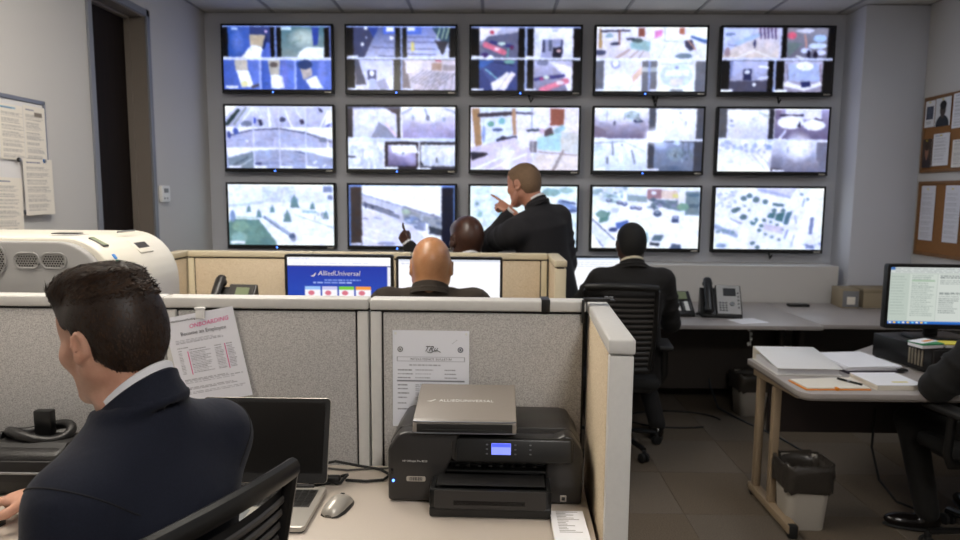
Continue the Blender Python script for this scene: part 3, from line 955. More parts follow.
B().box((-.075, -.06, -.002), (-.072, .06, .0055), .0005, 1, Mp).obj('seam', M_grey, t)
B().box((-1.56, .2, zt_ - .006), (-1.47, .25, zt_ + .004), .004).obj('top_slot', M_charcoal2, t)
B().cyl((-1.40, -.004, .55), (-1.40, .002, .55), .003, n=10).obj('screw', M_ink, t)
# ---------------------------------------------------------------- desk phones
def phone(name, label, loc, rz, body=None, screen=None, group='desk phones'):
    body = body or M_black
    t = thing(name, label, 'phone', loc, rz, group)
    k_ = 1.15 if body is M_black else .95
    t.scale = (k_, k_, k_)
    # sloped body: profile in YZ, facing -Y
    B().prism([(-.075, .0), (.09, .0), (.09, .03), (.062, .185), (.048, .19), (-.075, .022)], -.02, .135, 'x', .006, 2).obj('body', body, t)
    B().prism([(-.075, .0), (.09, .0), (.062, .17), (.048, .172), (-.075, .02)], -.11, -.018, 'x', .006, 2).obj('cradle', body, t)
    an = math.atan2(.168, .123)
    M = Matrix.Translation((.057, -.0135, .107)) @ Matrix.Rotation(an, 4, 'X')
    B().box((-.070, -.098, .0), (.070, .098, .0035), .002, 1, M).obj('face_plate', mat('phone_face', '#908e8b', .4) if body is M_black else M_charcoal2, t)
    B().box((-.03, .025, .003), (.045, .08, .006), .002, 1, M).obj('display', screen or mat('phone_display_dark', '#14161a', .6), t)
    kb = B()
    for r in range(4):
        for k in range(3):
            kb.box((-.058 + k * .018, -.08 + r * .017, .003), (-.045 + k * .018, -.069 + r * .017, .0065), .0015, 1, M)
    kb.obj('keypad', M_charcoal, t)
    sb = B()
    for r in range(5):
        sb.box((.052, -.06 + r * .025, .003), (.062, -.048 + r * .025, .006), .001, 1, M)
    sb.cyl(M @ Vector((.02, -.03, .003)), M @ Vector((.02, -.03, .008)), .014, n=16)
    sb.obj('button', M_charcoal, t)
    # handset lying in the cradle
    hp = [(-.065, -.10, .05), (-.065, -.085, .075), (-.065, -.025, .145), (-.065, .03, .215), (-.065, .05, .222)]
    h = B().tube(hp, 0, 12, flat=(.026, .019, (0, -.7, .7)))
    h.ball((-.065, -.075, .055), .032, 10, (1, .9, .9)).ball((-.065, .04, .198), .032, 10, (1, .9, .9))
    h.obj('handset', body, t, smooth=60)
    co = []
    for k in range(90):
        f = k / 89
        co.append((-.085 - .05 * math.sin(f * math.pi) + .006 * math.cos(k * 1.5), -.11 + .12 * f, .018 + .006 * math.sin(k * 1.5)))
    B().tube(co, .0018, 5).obj('curly_cord', M_rubber, t)
    return t
phone('desk_phone', 'black desk phone with silver face on the grey worktop below the displays', (1.635, 4.78, .7205), -.16)
phone('desk_phone', 'dark desk phone behind the low partition beside the blue web page monitor', (-1.335, 3.36, .93), -.1, M_charcoal, M_lcd_green)
# raised shelf for that phone
t = thing('desk_shelf', 'low dark shelf under the desk phone between the partitions', 'shelf', (-1.34, 3.38, .7405))
B().box((-.22, -.16, .165), (.22, .18, .1892), .004).obj('top_board', M_charcoal2, t)
for s in (-1, 1):
    B().box((s * .2 - .012, -.15, 0), (s * .2 + .012, .17, .165), .003).obj('side_board', M_charcoal2, t)
# phone with paper index strips
t = thing('phone_console', 'dark phone console with two white index strips beside the black phone', 'phone', (1.372, 4.83, .7205), .05)
B().prism([(-.1, 0), (.08, 0), (.075, .16), (.06, .165), (-.1, .025)], -.085, .085, 'x', .006, 2).obj('body', M_black, t)
an = math.atan2(.14, .16)
M = Matrix.Translation((0, -.022, .099)) @ Matrix.Rotation(an, 4, 'X')
B().box((-.055, .022, 0), (.055, .092, .004), .002, 1, M).obj('display', M_lcd_green, t)
for x in (-.045, .02):
    B().box((x, -.085, 0), (x + .03, .0, .004), .002, 1, M).obj('index_strip', M_white, t)
kb = B()
for r in range(5):
    for x in (-.06, .005, .058):
        kb.box((x, -.08 + r * .017, 0), (x + .01, -.07 + r * .017, .005), .001, 1, M)
kb.obj('button', M_grey, t)

# ---------------------------------------------------------------- computer monitors
def monitor(label, loc, rz, w, h, zb, picture, base_z=0., bez=.014):
    """loc: foot of the stand on its surface; zb: bottom of the case above it."""
    t = thing('computer_monitor', label, 'monitor', loc, rz)
    B().prism(rrect(w, h, .012, 4, 0, zb + h / 2), 0, .035, 'y', .005, 2).obj('case', M_black, t)
    B().box((-w * .32, .03, zb + h * .2), (w * .32, .06, zb + h * .75), .015).obj('back_cover', M_blackmat, t)
    me = picture.mesh('screen', w - 2 * bez, h - 2 * bez - .008)
    link('screen', me, M_screen, t, (0, -.0012, zb + h / 2 + .004))
    bz = B()
    pts_o, pts_i = rrect(w, h, .012, 4, 0, zb + h / 2), rrect(w - 2 * bez, h - 2 * bez - .008, .001, 4, 0, zb + h / 2 + .004)
    vo = [bz.bm.verts.new((p[0], -.004, p[1])) for p in pts_o]
    vi = [bz.bm.verts.new((p[0], -.004, p[1])) for p in pts_i]
    wo = [bz.bm.verts.new((p[0], .004, p[1])) for p in pts_o]
    wi = [bz.bm.verts.new((p[0], .0, p[1])) for p in pts_i]
    n = len(vo)
    for k in range(n):
        j = (k + 1) % n
        bz.bm.faces.new((vo[k], vo[j], vi[j], vi[k])); bz.bm.faces.new((vo[k], wo[k], wo[j], vo[j])); bz.bm.faces.new((vi[k], vi[j], wi[j], wi[k]))
    bz.obj('bezel', M_black, t)
    B().box((-.035, .035, .01), (.035, .06, zb + h * .4), .008).obj('stand', M_black, t)
    B().prism(rrect(.24, .17, .04, 5, 0, .045), 0, .014, 'z', .005, 2).obj('foot', M_black, t)
    return t
# blue web page
p = Paint(160, 100, (26, 62, 168))
p.rect(0, 0, 1, .15, (250, 249, 252)).rect(.965, .15, 1, 1, (232, 232, 240)).rect(0, .06, 1, .066, (214, 214, 226)).rows(.02, .3, [.02], .02, (170, 180, 214), .6).rows(.05, .9, [.095], .018, (190, 196, 220), .5)
p.grad(0, .15, .965, .55, (22, 50, 160), (30, 66, 172)).rect(0, .147, 1, .16, (20, 36, 110))
p.rows(.36, .74, [.375], .022, (190, 206, 250), .8).rows(.25, .74, [.415], .024, (200, 214, 250), .85)
for k, c in enumerate(((150, 190, 240), (196, 196, 232), (120, 196, 60), (240, 150, 60))):
    x = .17 + k * .163
    p.rect(x, .49, x + .148, .75, (240, 238, 246)).rect(x, .49, x + .148, .545, c).ell(x + .06, .60, .03, .04, (200, 80, 100), .8)
p.rect(0, .78, 1, 1, (236, 238, 246)).rows(.1, .85, [.83, .88], .02, (120, 130, 170))
p.blur(1)
m1 = monitor('monitor with the blue web page behind the low partition', (-.785, 3.42, .7405), .0, .562, .345, .18, p)
Mt = UPRIGHT(.0, -.0022, .18 + .345 * .715)
text_obj('lettering', 'AlliedUniversal', .036, M_white, m1, Mt, shear=.15)
B().prism([(-.15, -.012), (-.13, -.017), (-.118, .0), (-.122, .004), (-.133, -.009)], 0, .0004, 'z', M=Mt).obj('emblem', M_white, m1)
p = Paint(96, 60, (250, 250, 253))
p.rect(0, 0, 1, .04, (206, 212, 226)).rows(.03, .5, [.07], .02, (150, 160, 190), .5).rect(0, .96, 1, 1, (60, 90, 160)).rows(.04, .6, [.15, .19, .23], .012, (190, 195, 210), .5)
monitor('blank white monitor behind the bald man in brown', (-.215, 3.42, .7405), .0, .55, .34, .178, p)
p = Paint(96, 60, (247, 249, 252))
p.rect(0, 0, 1, .05, (190, 204, 226)).rows(.05, .95, [.1, .15, .2], .02, (150, 170, 200), .5).rect(.5, .3, .95, .36, (70, 110, 130), .7).rows(.5, .9, [.42, .48, .55, .6], .02, (110, 130, 150), .6)
monitor('white monitor in front of the man in the mesh chair', (.80, 4.74, .7205), .06, .52, .33, .10, p)
# document monitor on the black box
p = Paint(140, 88, (204, 214, 206))
p.rect(0, 0, 1, .10, (226, 232, 228)).rect(0, 0, .05, .05, (70, 120, 190)).rows(.05, .95, [.025, .055, .08], .012, (150, 160, 160), .6)
p.rect(.0, .12, .2, .94, (206, 218, 208)).rect(.2, .12, .47, .94, (222, 231, 222)).rect(.48, .12, 1, .94, (226, 233, 226))
p.rows(.02, .18, [.16 + .05 * k for k in range(14)], .014, (140, 156, 150), .5).rows(.22, .45, [.14 + .033 * k for k in range(22)], .012, (120, 136, 132), .65)
p.rect(.22, .22, .45, .25, (170, 200, 170), .8).rows(.5, .9, [.14, .17], .018, (60, 70, 76), .7).rows(.5, .97, [.22, .25, .28], .012, (120, 130, 130), .7).rows(.5, .97, [.44, .46], .012, (100, 110, 110), .8).rows(.5, .7, [.5 + .035 * k for k in range(9)], .014, (110, 120, 120), .7)
p.a *= .86
p.rect(0, .945, 1, .985, (42, 104, 186)).rect(0, .985, 1, 1, (30, 60, 120))
for k in range(9):
    p.rect(.02 + k * .045, .952, .045 + k * .045, .978, ((230, 230, 230), (250, 200, 70), (120, 200, 240))[k % 3])
monitor('monitor showing a written document, raised on the black desktop computer', (2.30, 3.44, .8505), -.04, .53, .335, .055, p, bez=.016)

# ---------------------------------------------------------------- things on the desk with the binder
t = thing('desktop_computer', 'black desktop computer lying flat under the document monitor', 'computer', (2.31, 3.42, .7205), math.radians(10))
B().box((-.20, -.17, .006), (.24, .22, .13), .006).obj('case', M_black, t)
B().box((-.195, -.178, .012), (.235, -.168, .124), .004).obj('front_bezel', M_blackmat, t)
B().box((.02, -.181, .07), (.2, -.177, .09), .002).obj('disc_drive', M_gloss, t)
B().cyl((-.15, -.182, .09), (-.15, -.176, .09), .008, n=14).obj('power_button', M_alu, t)
lv = B()
for k in range(5):
    lv.box((-.206, -.12 + k * .02, .03), (-.199, -.112 + k * .02, .11), .001)
lv.obj('side_vent', mat('vent_tan', '#8a8272', .6), t)
for x, y in ((-.18, -.15), (.22, -.15), (-.18, .2), (.22, .2)):
    B().cyl((x, y, 0), (x, y, .007), .012, n=10).obj('foot', M_rubber, t)
def packs(name, label, cat, loc, rz, parts):
    t = thing(name, label, cat, loc, rz)
    for nm, lo, hi, m in parts:
        B().box(lo, hi, .002, 1).obj(nm, m, t)
    return t
packs('note_pack', 'green and white pack of notes on the black desktop computer', 'notepad', (2.15, 3.27, .8515), .2,
      [('pad', (-.07, -.045, 0), (.05, .045, .016), M_paper), ('cover', (-.072, -.047, .0162), (.052, .047, .024), M_green)])
packs('note_pack', 'yellow pack of notes at the front of the black desktop computer', 'notepad', (2.285, 3.275, .8515), -.1,
      [('pad', (-.06, -.04, 0), (.05, .04, .014), M_paper), ('cover', (-.062, -.042, .0142), (.052, .042, .02), M_yellow)])
packs('flyer', 'white and orange flyer lying on top of the green note pack', 'paper', (2.135, 3.28, .8765), .5,
      [('sheet', (-.07, -.035, 0), (.07, .035, .0015), M_paper), ('printed_stripe', (-.02, -.02, .0016), (.06, .0, .002), M_orange)])
# binder: wedge, spine towards the aisle
t = thing('ring_binder', 'white ring binder closed flat at the corner of the office desk', 'binder', (1.545, 3.345, .7205), math.radians(-91))
B().prism([(-.155, .0), (.165, .0), (.165, .004), (-.155, .004)], -.155, .155, 'y', .001, 1).obj('bottom_cover', M_white, t)
B().prism([(-.155, .066), (-.148, .072), (.168, .036), (.168, .032)], -.155, .155, 'y', .001, 1).obj('top_cover', mat('binder_cover', '#dcdbd9', .45), t)
B().box((-.158, -.155, .0), (-.154, .155, .07), .001).obj('spine', M_paperw, t)
sh = B()
for k in range(9):
    x1 = .15 - (k % 3) * .004
    sh.prism([(-.13, .006 + k * .0032), (x1, .005 + k * .0027), (x1, .0072 + k * .0027), (-.13, .0086 + k * .0032)], -.148 + (k % 2) * .003, .148, 'y')
o = sh.obj('page', M_paper, t)
o['kind'] = 'stuff'
# stack of papers in a dark folder
t = thing('paper_folder', 'dark folder piled with white papers next to the ring binder', 'folder', (1.875, 3.40, .7205), .12)
B().box((-.15, -.165, 0), (.145, .165, .012), .003).obj('folder', mat('folder_dark', '#3a3440', .6), t)
for k in range(5):
    B().box((-.142 + rr.uniform(-.006, .006), -.155, .0125 + k * .0042), (.132 + rr.uniform(-.008, .008), .155 + rr.uniform(-.004, .01), .0160 + k * .0042), .001, 1).obj('sheet', M_paper, t, rot=(0, 0, rr.uniform(-.03, .03)))
B().box((.11, -.175, .008), (.16, -.14, .02), .004).obj('clip', M_black, t)
# orange pad, pen, ream
t = thing('legal_pad', 'white pad with an orange backing at the front of the office desk', 'notepad', (1.55, 3.03, .7205), .03)
B().prism([(-.141, -.094), (.152, -.092), (.162, .093), (-.151, .058)], 0, .005, 'z', .001, 1).obj('backing', M_orange, t)
B().prism([(-.135, -.088), (.148, -.086), (.158, .088), (-.145, .054)], .0052, .0115, 'z', .001, 1).obj('page', M_paperw, t)
B().box((-.01, -.103, .001), (.004, -.08, .0135), .001).obj('bookmark', M_orange, t)
t = thing('marker_pen', 'black pen with a silver band lying on the white pad', 'pen', (1.655, 3.02, .738), .55)
B().cyl((0, -.05, 0), (0, .03, 0), .0055, n=12).obj('barrel', M_black, t)
B().cyl((0, .03, 0), (0, .065, 0), .0062, .005, n=12).obj('cap', M_gloss, t)
B().cyl((0, .004, 0), (0, .016, 0), .0062, n=12).obj('band', M_alu, t)
t = thing('paper_pile', 'thick pile of white sheets beside the pad, edge of the desk', 'paper', (1.835, 3.065, .7205), .04)
for k in range(6):
    B().box((-.108 + rr.uniform(-.003, .003), -.115, k * .0042), (.108 + rr.uniform(-.003, .003), .10, k * .0042 + .0038), .001, 1).obj('sheet', M_paperw if k < 5 else M_paper, t)
B().box((-.01, -.075, .0252), (.06, -.06, .0256)).obj('highlight_mark', M_yellow, t)

# organiser, power box and paper on the long worktop
t = thing('desk_organiser', 'small tan box with a label on the worktop against the column', 'box', (2.80, 5.24, .7205), -.12)
B().box((-.07, -.06, 0), (.06, .15, .15), .004).obj('carton', mat('carton_tan', '#93866f', .8), t)
B().box((-.06, -.063, .01), (.055, -.059, .135), .001).obj('front_card', M_grey, t)
B().box((-.03, -.0645, .03), (.03, -.0625, .09), .0005).obj('label', M_paperw, t)
t = thing('wall_shelf_box', 'low tan storage box on the worktop in front of the column', 'box', (3.02, 5.30, .7205), 0)
B().box((-.12, -.1, 0), (.14, .12, .145), .004).obj('carton', mat('carton_tan', '#93866f', .8), t)
B().box((-.125, -.105, .12), (.145, .125, .15), .004).obj('lid', mat('carton_lid', '#8a7d66', .8), t)
t = thing('paper_sheet', 'sheet of paper on the grey worktop in front of the black phone', 'paper', (1.78, 4.60, .7203), .3)
B().box((-.11, -.085, 0), (.11, .085, .0012), .0002, 1).obj('sheet', M_paper, t)
t = thing('card_stand', 'small black card stand on the worktop beside the phones', 'stand', (1.80, 5.22, .7205), .3)
B().prism([(-.04, 0), (.04, 0), (.012, .045), (.004, .045)], -.05, .05, 'x', .003, 1).obj('stand', M_black, t)
t = thing('power_strip', 'black power box on the back of the long grey worktop', 'power strip', (2.42, 5.25, .7205), 0)
B().box((-.08, -.03, 0), (.08, .03, .022), .006).obj('housing', M_black, t)
for k in range(3):
    B().cyl((-.05 + k * .05, 0, .021), (-.05 + k * .05, 0, .0235), .015, n=14).obj('socket', M_gloss, t)

# ---------------------------------------------------------------- waste bins
def waste_bin(label, loc, rz, w, d, h, m):
    t = thing('waste_bin', label, 'bin', loc, rz)
    def ring(sx, z, r=.045, jit=0., seed=0):
        q = random.Random(seed)
        return [(p[0] * (1 + q.uniform(-jit, jit)), p[1] * (1 + q.uniform(-jit, jit)), z + q.uniform(-jit, jit) * .25) for p in rrect(w * sx, d * sx, r * sx, 6)]
    B().loft([ring(.76, 0), ring(.78, .004), ring(.97, h * .97), ring(1.0, h * .97), ring(1.0, h), ring(.95, h), ring(.94, h * .9), ring(.76, .012)]).obj('bucket', m, t, smooth=50)
    l = B()
    l.loft([ring(1.0, h * .60, jit=.045, seed=1), ring(1.04, h * .64, jit=.045, seed=2), ring(1.03, h * .74, jit=.05, seed=3), ring(1.06, h * .84, jit=.045, seed=4), ring(1.05, h * .95, jit=.045, seed=5),
            ring(1.04, h * 1.025, jit=.025, seed=6), ring(.97, h * 1.03, jit=.045, seed=7), ring(.88, h * .88, jit=.04, seed=8), ring(.80, h * .6, jit=.05, seed=9), ring(.7, h * .35, jit=.05, seed=10)], cap=False)
    l.obj('bin_liner', M_liner, t, smooth=180)
    return t
waste_bin('pale waste bin with black liner under the office desk', (1.515, 3.13, 0), -.03, .225, .20, .315, M_bin)
waste_bin('small pale waste bin under the long grey worktop', (1.90, 4.80, 0), .1, .24, .2, .30, M_bin)

# ---------------------------------------------------------------- cables on the carpet
t = thing('floor_cable', 'dark cable hanging from the long worktop down to the carpet', 'cable')
B().tube([(1.62, 5.35, .69), (1.66, 5.1, .40), (1.67, 4.98, .15), (1.70, 4.86, .012), (1.80, 4.55, .006), (1.9, 4.3, .006), (1.95, 4.05, .006)], .006, 8).obj('cable', mat('cable_blue', '#2a3138', .5), t)
t = thing('floor_cable', 'looped black cable lying on the carpet beside the mesh chair', 'cable')
lp = [(1.30 + .33 * math.cos(a), 4.62 + .18 * math.sin(a), .006) for a in [2 * math.pi * k / 30 for k in range(26)]]
B().tube(lp, .0055, 8).obj('cable', M_rubber, t)
t = thing('floor_cable', 'black cable drooping behind the knee of the man at the picture edge', 'cable')
B().tube([(1.99, 3.385, .5), (1.97, 3.36, .3), (1.985, 3.30, .15), (2.05, 3.25, .06), (2.2, 3.2, .012), (2.4, 3.2, .006)], .006, 8).obj('cable', M_rubber, t)
t = thing('bead_chain', 'white beaded cable hanging in front of the dark modesty panel', 'cable', (1.80, 4.62, 0))
for k in range(4):
    B().ball((.02 * math.sin(k), .0, .66 - k * .035), .010, 8, (1, 1, 1.4)).obj('bead', M_white, t)
B().tube([(0, 0, .69), (.01, 0, .62), (.02, 0, .54)], .0025, 6).obj('cord', M_white, t)
# ---------------------------------------------------------------- sheets of paper with print
def sheet(name, label, loc, rot, w, h, pic, cat='paper', parent=None, curl=None, group=None, cut=None):
    """One sheet facing -Y in its own frame; the print is the colour of the paper's face."""
    t = thing(name, label, cat, loc, 0, group) if parent is None else None
    me = pic.mesh('page', w, h, curl=curl)
    if parent is None:
        t.rotation_euler = rot
        o = link('page', me, M_print, t, (0, -.0012, 0))
        B().box((-w / 2, 0, -h / 2), (w / 2, .0006, h / 2)).obj('page_back', M_paper, t) if curl is None else None
        return t
    o = link(name, me, M_print, parent, loc, rot)
    o['label'] = label
    return o

def doc(seed, title=True, dark=90, W=64, H=84, bg=(232, 229, 226), cols=1):
    p = Paint(W, H, bg)
    p.rng = np.random.default_rng(seed)
    if title:
        p.rows(.12, .6, [.06], .022, (60, 70, 110), .8)
    y = .14
    while y < .92:
        n = p.rng.integers(2, 7)
        for c in range(cols):
            p.rows(.1 + c * .45, (.9 if cols == 1 else .48 + c * .44), [y + .022 * k for k in range(n)], .009, (dark, dark, dark + 6), .7)
        y += .022 * n + .03
    return p

# the sheet with the pink handwriting, tilted, clipped to the partition
FRONT = PY - .03
pic = Paint(150, 194, (238, 239, 247))
pic.rows(.1, .84, [.27, .285, .3], .006, (110, 110, 122), .8).rows(.1, .3, [.352], .008, (70, 70, 80), .9)
for x0, x1 in ((.1, .16), (.26, .56), (.62, .74), (.79, .9)):
    pic.rows(x0, x1, [.385], .008, (90, 90, 100), .9)
    pic.rows(x0, x1, [.41 + .0175 * k for k in range(14)], .0065, (105, 105, 116), .85)
pic.rect(.56, .4, .61, .68, (238, 239, 247)).rect(.16, .4, .25, .68, (238, 239, 247))
pic.rows(.1, .95, [.71, .725, .745], .006, (110, 110, 122), .8).rows(.1, .95, [.80, .815, .85, .865], .006, (116, 116, 128), .8)
pic.blur(1)
W_, H_ = .218, .282
SX, SZ, SR = -.866, 1.077, math.radians(-11.0)
t = sheet('paper_sheet', 'tilted sheet headed Become an Employee with pink handwriting, clipped to the partition', (SX, FRONT - .004, SZ), (0, SR, 0), W_, H_, pic)
def on(px, pz, y=-.0022):
    return UPRIGHT((px - .5) * W_, y, (.5 - pz) * H_)
text_obj('lettering', 'AlliedUniversal/landing site', .0085, M_ink, t, on(.30, .055))
text_obj('lettering', 'Become an Employee', .0165, mat('grey_ink', '#55555e', .8), t, on(.52, .205))
text_obj('handwriting', 'ONBOARDING', .0185, M_pink, t, on(.62, .125) @ Matrix.Rotation(.05, 4, 'Z'), shear=.25)
mk = B()
for px, z0, z1 in ((.235, .40, .66), (.775, .38, .66)):
    x = (px - .5) * W_
    mk.box((x - .0012, -.0024, (.5 - z1) * H_), (x + .0012, -.0020, (.5 - z0) * H_))
mk.obj('marker_line', M_pink, t)
t = thing('binder_clip', 'white plastic clip holding the tilted sheet on the partition', 'clip', (-.884, FRONT - .008, 1.213), 0)
B().box((-.014, -.004, -.016), (.014, .006, .016), .003).obj('clip_body', M_white, t)
B().box((-.016, -.006, .012), (.016, .006, .019), .002).obj('clip_lip', M_white, t)

# the bulletin behind the printer
pic = Paint(150, 194, (238, 240, 248))
pic.rect(.06, .272, .94, .32, (120, 122, 132)).rect(.066, .276, .934, .316, (238, 240, 248)).rows(.22, .78, [.352], .012, (120, 120, 130), .8)
for y in (.405, .445, .485):
    pic.rows(.07, .28, [y], .009, (80, 80, 90), .9).rows(.3, .55, [y], .007, (120, 120, 130), .8).rows(.68, .86, [y], .008, (90, 90, 100), .9)
pic.rect(.06, .515, .94, .528, (110, 112, 122))
for y in (.56, .60, .645, .69, .75, .81):
    pic.rows(.07, .22, [y], .009, (70, 70, 80), .9).rows(.3, .75, [y, y + .018], .007, (120, 120, 130), .8)
pic.blur(1)
W_, H_ = .234, .302
t = sheet('bulletin_sheet', 'printed intelligence bulletin pinned to the partition behind the printer', (-.1815, FRONT - .003, 1.016), (0, .004, 0), W_, H_, pic)
text_obj('lettering', 'INTELLIGENCE BULLETIN', .0092, M_ink, t, on(.5, .296), spacing=1.25)
text_obj('lettering', 'TRu', .024, M_ink, t, on(.49, .19), shear=.5)
B().tube([(-.012 + .006 * k, -.0024, (.5 - .215) * H_ - .004 * math.sin(k)) for k in range(8)], .0009, 5).obj('logo_swash', M_ink, t)
for px, c in ((.1, M_grey), (.885, mat('seal_ink', '#4c5468', .7))):
    x, z = (px - .5) * W_, (.5 - .195) * H_
    B().cyl((x, -.0020, z), (x, -.0026, z), .0085, n=20).obj('seal', c, t)
    B().cyl((x, -.0026, z), (x, -.0029, z), .0055, n=16).obj('seal_centre', M_paper, t)
    B().prism([(x - .003, z - .002), (x, z - .004), (x + .003, z - .002), (x + .003, z + .003), (x - .003, z + .003)], -.0031, -.0028, 'y').obj('seal_shield', c, t)
B().tube([(.064 + .0016 * k, -.0023, .1105 + .0012 * k + .0016 * math.sin(k * 2.1)) for k in range(12)], .0004, 4).obj('pencil_scribble', M_grey, t)
for px in (.04, .96):
    B().cyl(((px - .5) * W_, -.006, .47 * H_), ((px - .5) * W_, .001, .47 * H_), .004, .003, n=10).obj('push_pin', M_white, t)

# ---------------------------------------------------------------- whiteboard on the wall by the door
t = thing('whiteboard', 'whiteboard in a grey frame covered with papers beside the dark doorway', 'whiteboard', (XL + .001, 2.75, 0), math.radians(90))
# local x runs along +Y of the room, facing the room
hw, z0, z1 = .87, 1.46, 2.055
B().box((-hw + .01, -.012, z0 + .01), (hw - .01, 0, z1 - .01)).obj('board', M_wb, t)
fr = B()
for lo, hi in (((-hw, -.02, z0), (hw, 0, z0 + .022)), ((-hw, -.02, z1 - .022), (hw, 0, z1)), ((-hw, -.02, z0), (-hw + .016, 0, z1)), ((hw - .016, -.02, z0), (hw, 0, z1))):
    fr.box(lo, hi, .003, 1)
fr.obj('frame', M_alu, t)
wp = [  # centre along the wall (room Y), height, w, h, seed, tilt, label
    (3.36, 1.87, .20, .27, 11, .0, 'printed page at the upper edge of the whiteboard, logo heading'),
    (3.515, 1.86, .165, .31, 12, .0, 'printed page with a grey stamp in the top corner of the whiteboard'),
    (3.51, 1.60, .225, .29, 13, -.01, 'printed page hanging over the lower corner of the whiteboard frame'),
    (3.29, 1.50, .20, .29, 14, .02, 'printed page hanging below the whiteboard frame'),
    (3.10, 1.85, .2, .28, 15, .0, 'printed page on the whiteboard near its far end'),
    (2.86, 1.80, .2, .28, 16, .02, 'printed page on the middle of the whiteboard'),
]
for k, (yy, zz, w_, h_, sd, tl_, lb) in enumerate(wp):
    pc = doc(sd, True, 110, bg=(226, 220, 210))
    if k == 1:
        pc.rect(.5, .1, .86, .17, (120, 112, 104)).rect(.02, .2, .98, .205, (120, 120, 120)).rect(.0, .86, 1, .865, (110, 110, 110))
    if k == 0:
        pc.rect(.08, .05, .6, .075, (90, 150, 190), .7)
    s_ = sheet('paper_sheet', lb, (XL + .023 + .003 * (k % 3) + (.004 if k == 2 else 0), yy, zz), (0, tl_, math.radians(90)), w_, h_, pc)
for yy, zz, c, lb in ((3.37, 1.735, M_black, 'black magnet at the top of the lower whiteboard page'), (3.56, 1.737, mat('magnet_blue', '#3b6fae', .4), 'blue magnet on the whiteboard page corner')):
    m_ = thing('magnet', lb, 'magnet', (XL + .028, yy, zz), math.radians(90))
    B().cyl((0, -.010, 0), (0, 0, 0), .011, n=16, bev=.003).obj('body', c, m_)
    B().cyl((0, -.014, 0), (0, -.01, 0), .007, n=14).obj('grip', M_chrome, m_)

# ---------------------------------------------------------------- cork boards on the opposite wall
def corkboard(label, y0, y1, z0, z1):
    t = thing('cork_board', label, 'notice board', (XR - .001, (y0 + y1) / 2, (z0 + z1) / 2), math.radians(-90))
    w, h = (y1 - y0) / 2, (z1 - z0) / 2
    B().box((-w + .01, -.014, -h + .01), (w - .01, 0, h - .01)).obj('cork', M_cork, t)
    fr = B()
    for lo, hi in (((-w, -.022, -h), (w, 0, -h + .024)), ((-w, -.022, h - .024), (w, 0, h)), ((-w, -.022, -h), (-w + .024, 0, h)), ((w - .024, -.022, -h), (w, 0, h))):
        fr.box(lo, hi, .003, 1)
    fr.obj('frame', M_oak, t)
corkboard('upper oak framed cork board on the wall, photographs pinned to it', 4.30, 5.41, 1.77, 2.352)
corkboard('lower oak framed cork board on the wall, plain sheets pinned to it', 4.30, 5.405, 1.13, 1.705)
def portrait(bg, skin, hair, cloth):
    p = Paint(40, 52, bg)
    p.ell(.5, .95, .42, .34, cloth).rect(.42, .5, .58, .72, skin).ell(.5, .42, .19, .25, skin).ell(.5, .26, .21, .15, hair)
    return p.blur(1)
ids = Paint(48, 64, (226, 226, 230)); ids.rect(.15, .22, .88, .70, (60, 66, 84)).rows(.2, .8, [.28, .36, .44, .52, .6], .03, (120, 130, 150), .8).rows(.2, .8, [.78, .84], .03, (110, 110, 110))
lst = [
    (5.33, 2.22, .11, .20, ids, 'page with a dark printed panel pinned high on the cork board'),
    (5.18, 2.22, .17, .21, portrait((214, 216, 220), (70, 60, 58), (20, 20, 22), (40, 44, 54)), 'pinned portrait print of a dark-haired person on pale ground'),
    (5.33, 1.92, .11, .22, portrait((70, 56, 48), (150, 108, 88), (60, 44, 36), (50, 40, 44)), 'pinned portrait print on brown ground below the dark printed panel'),
    (5.17, 1.94, .18, .24, doc(31, True, 120, bg=(224, 224, 228)), 'pinned page of handwriting-like lines below the pale portrait'),
    (4.97, 2.21, .2, .25, doc(32, True, 100, bg=(222, 222, 228)), 'pinned page beside the pale portrait'),
    (4.95, 1.90, .18, .2, doc(33, True, 100, bg=(226, 222, 216)), 'pinned page at the bottom edge of the upper cork board'),
    (5.27, 1.46, .165, .42, doc(34, False, 150, W=48, H=120, bg=(214, 214, 222)), 'tall pale sheet pinned near the oak edge of the lower cork board'),
    (4.99, 1.46, .165, .42, doc(35, False, 150, W=48, H=120, bg=(214, 214, 222)), 'tall pale sheet pinned towards the middle of the lower cork board'),
]
for yy, zz, w_, h_, pc, lb in lst:
    s_ = sheet('pinned_sheet', lb, (XR - .0225, yy, zz), (0, 0, math.radians(-90)), w_, h_, pc)
    B().cyl((0, -.008, h_ * .44), (0, -.001, h_ * .44), .006, .004, n=10).obj('push_pin', M_yellow, s_)
# ---------------------------------------------------------------- fifteen wall displays with camera pictures
BLK, BAR, WHT = (16, 14, 16), (196, 206, 240), (248, 249, 255)
def cv(x0, y0, x1, y1, bg=WHT):
    return Paint(136, 78, bg, (x0, y0, x1, y1))
def tagbars(p, *xy, w=70, h=14):
    for x, y in xy:
        p.rect(x, y, x + w, y + h, (238, 242, 255))
P_ = {}
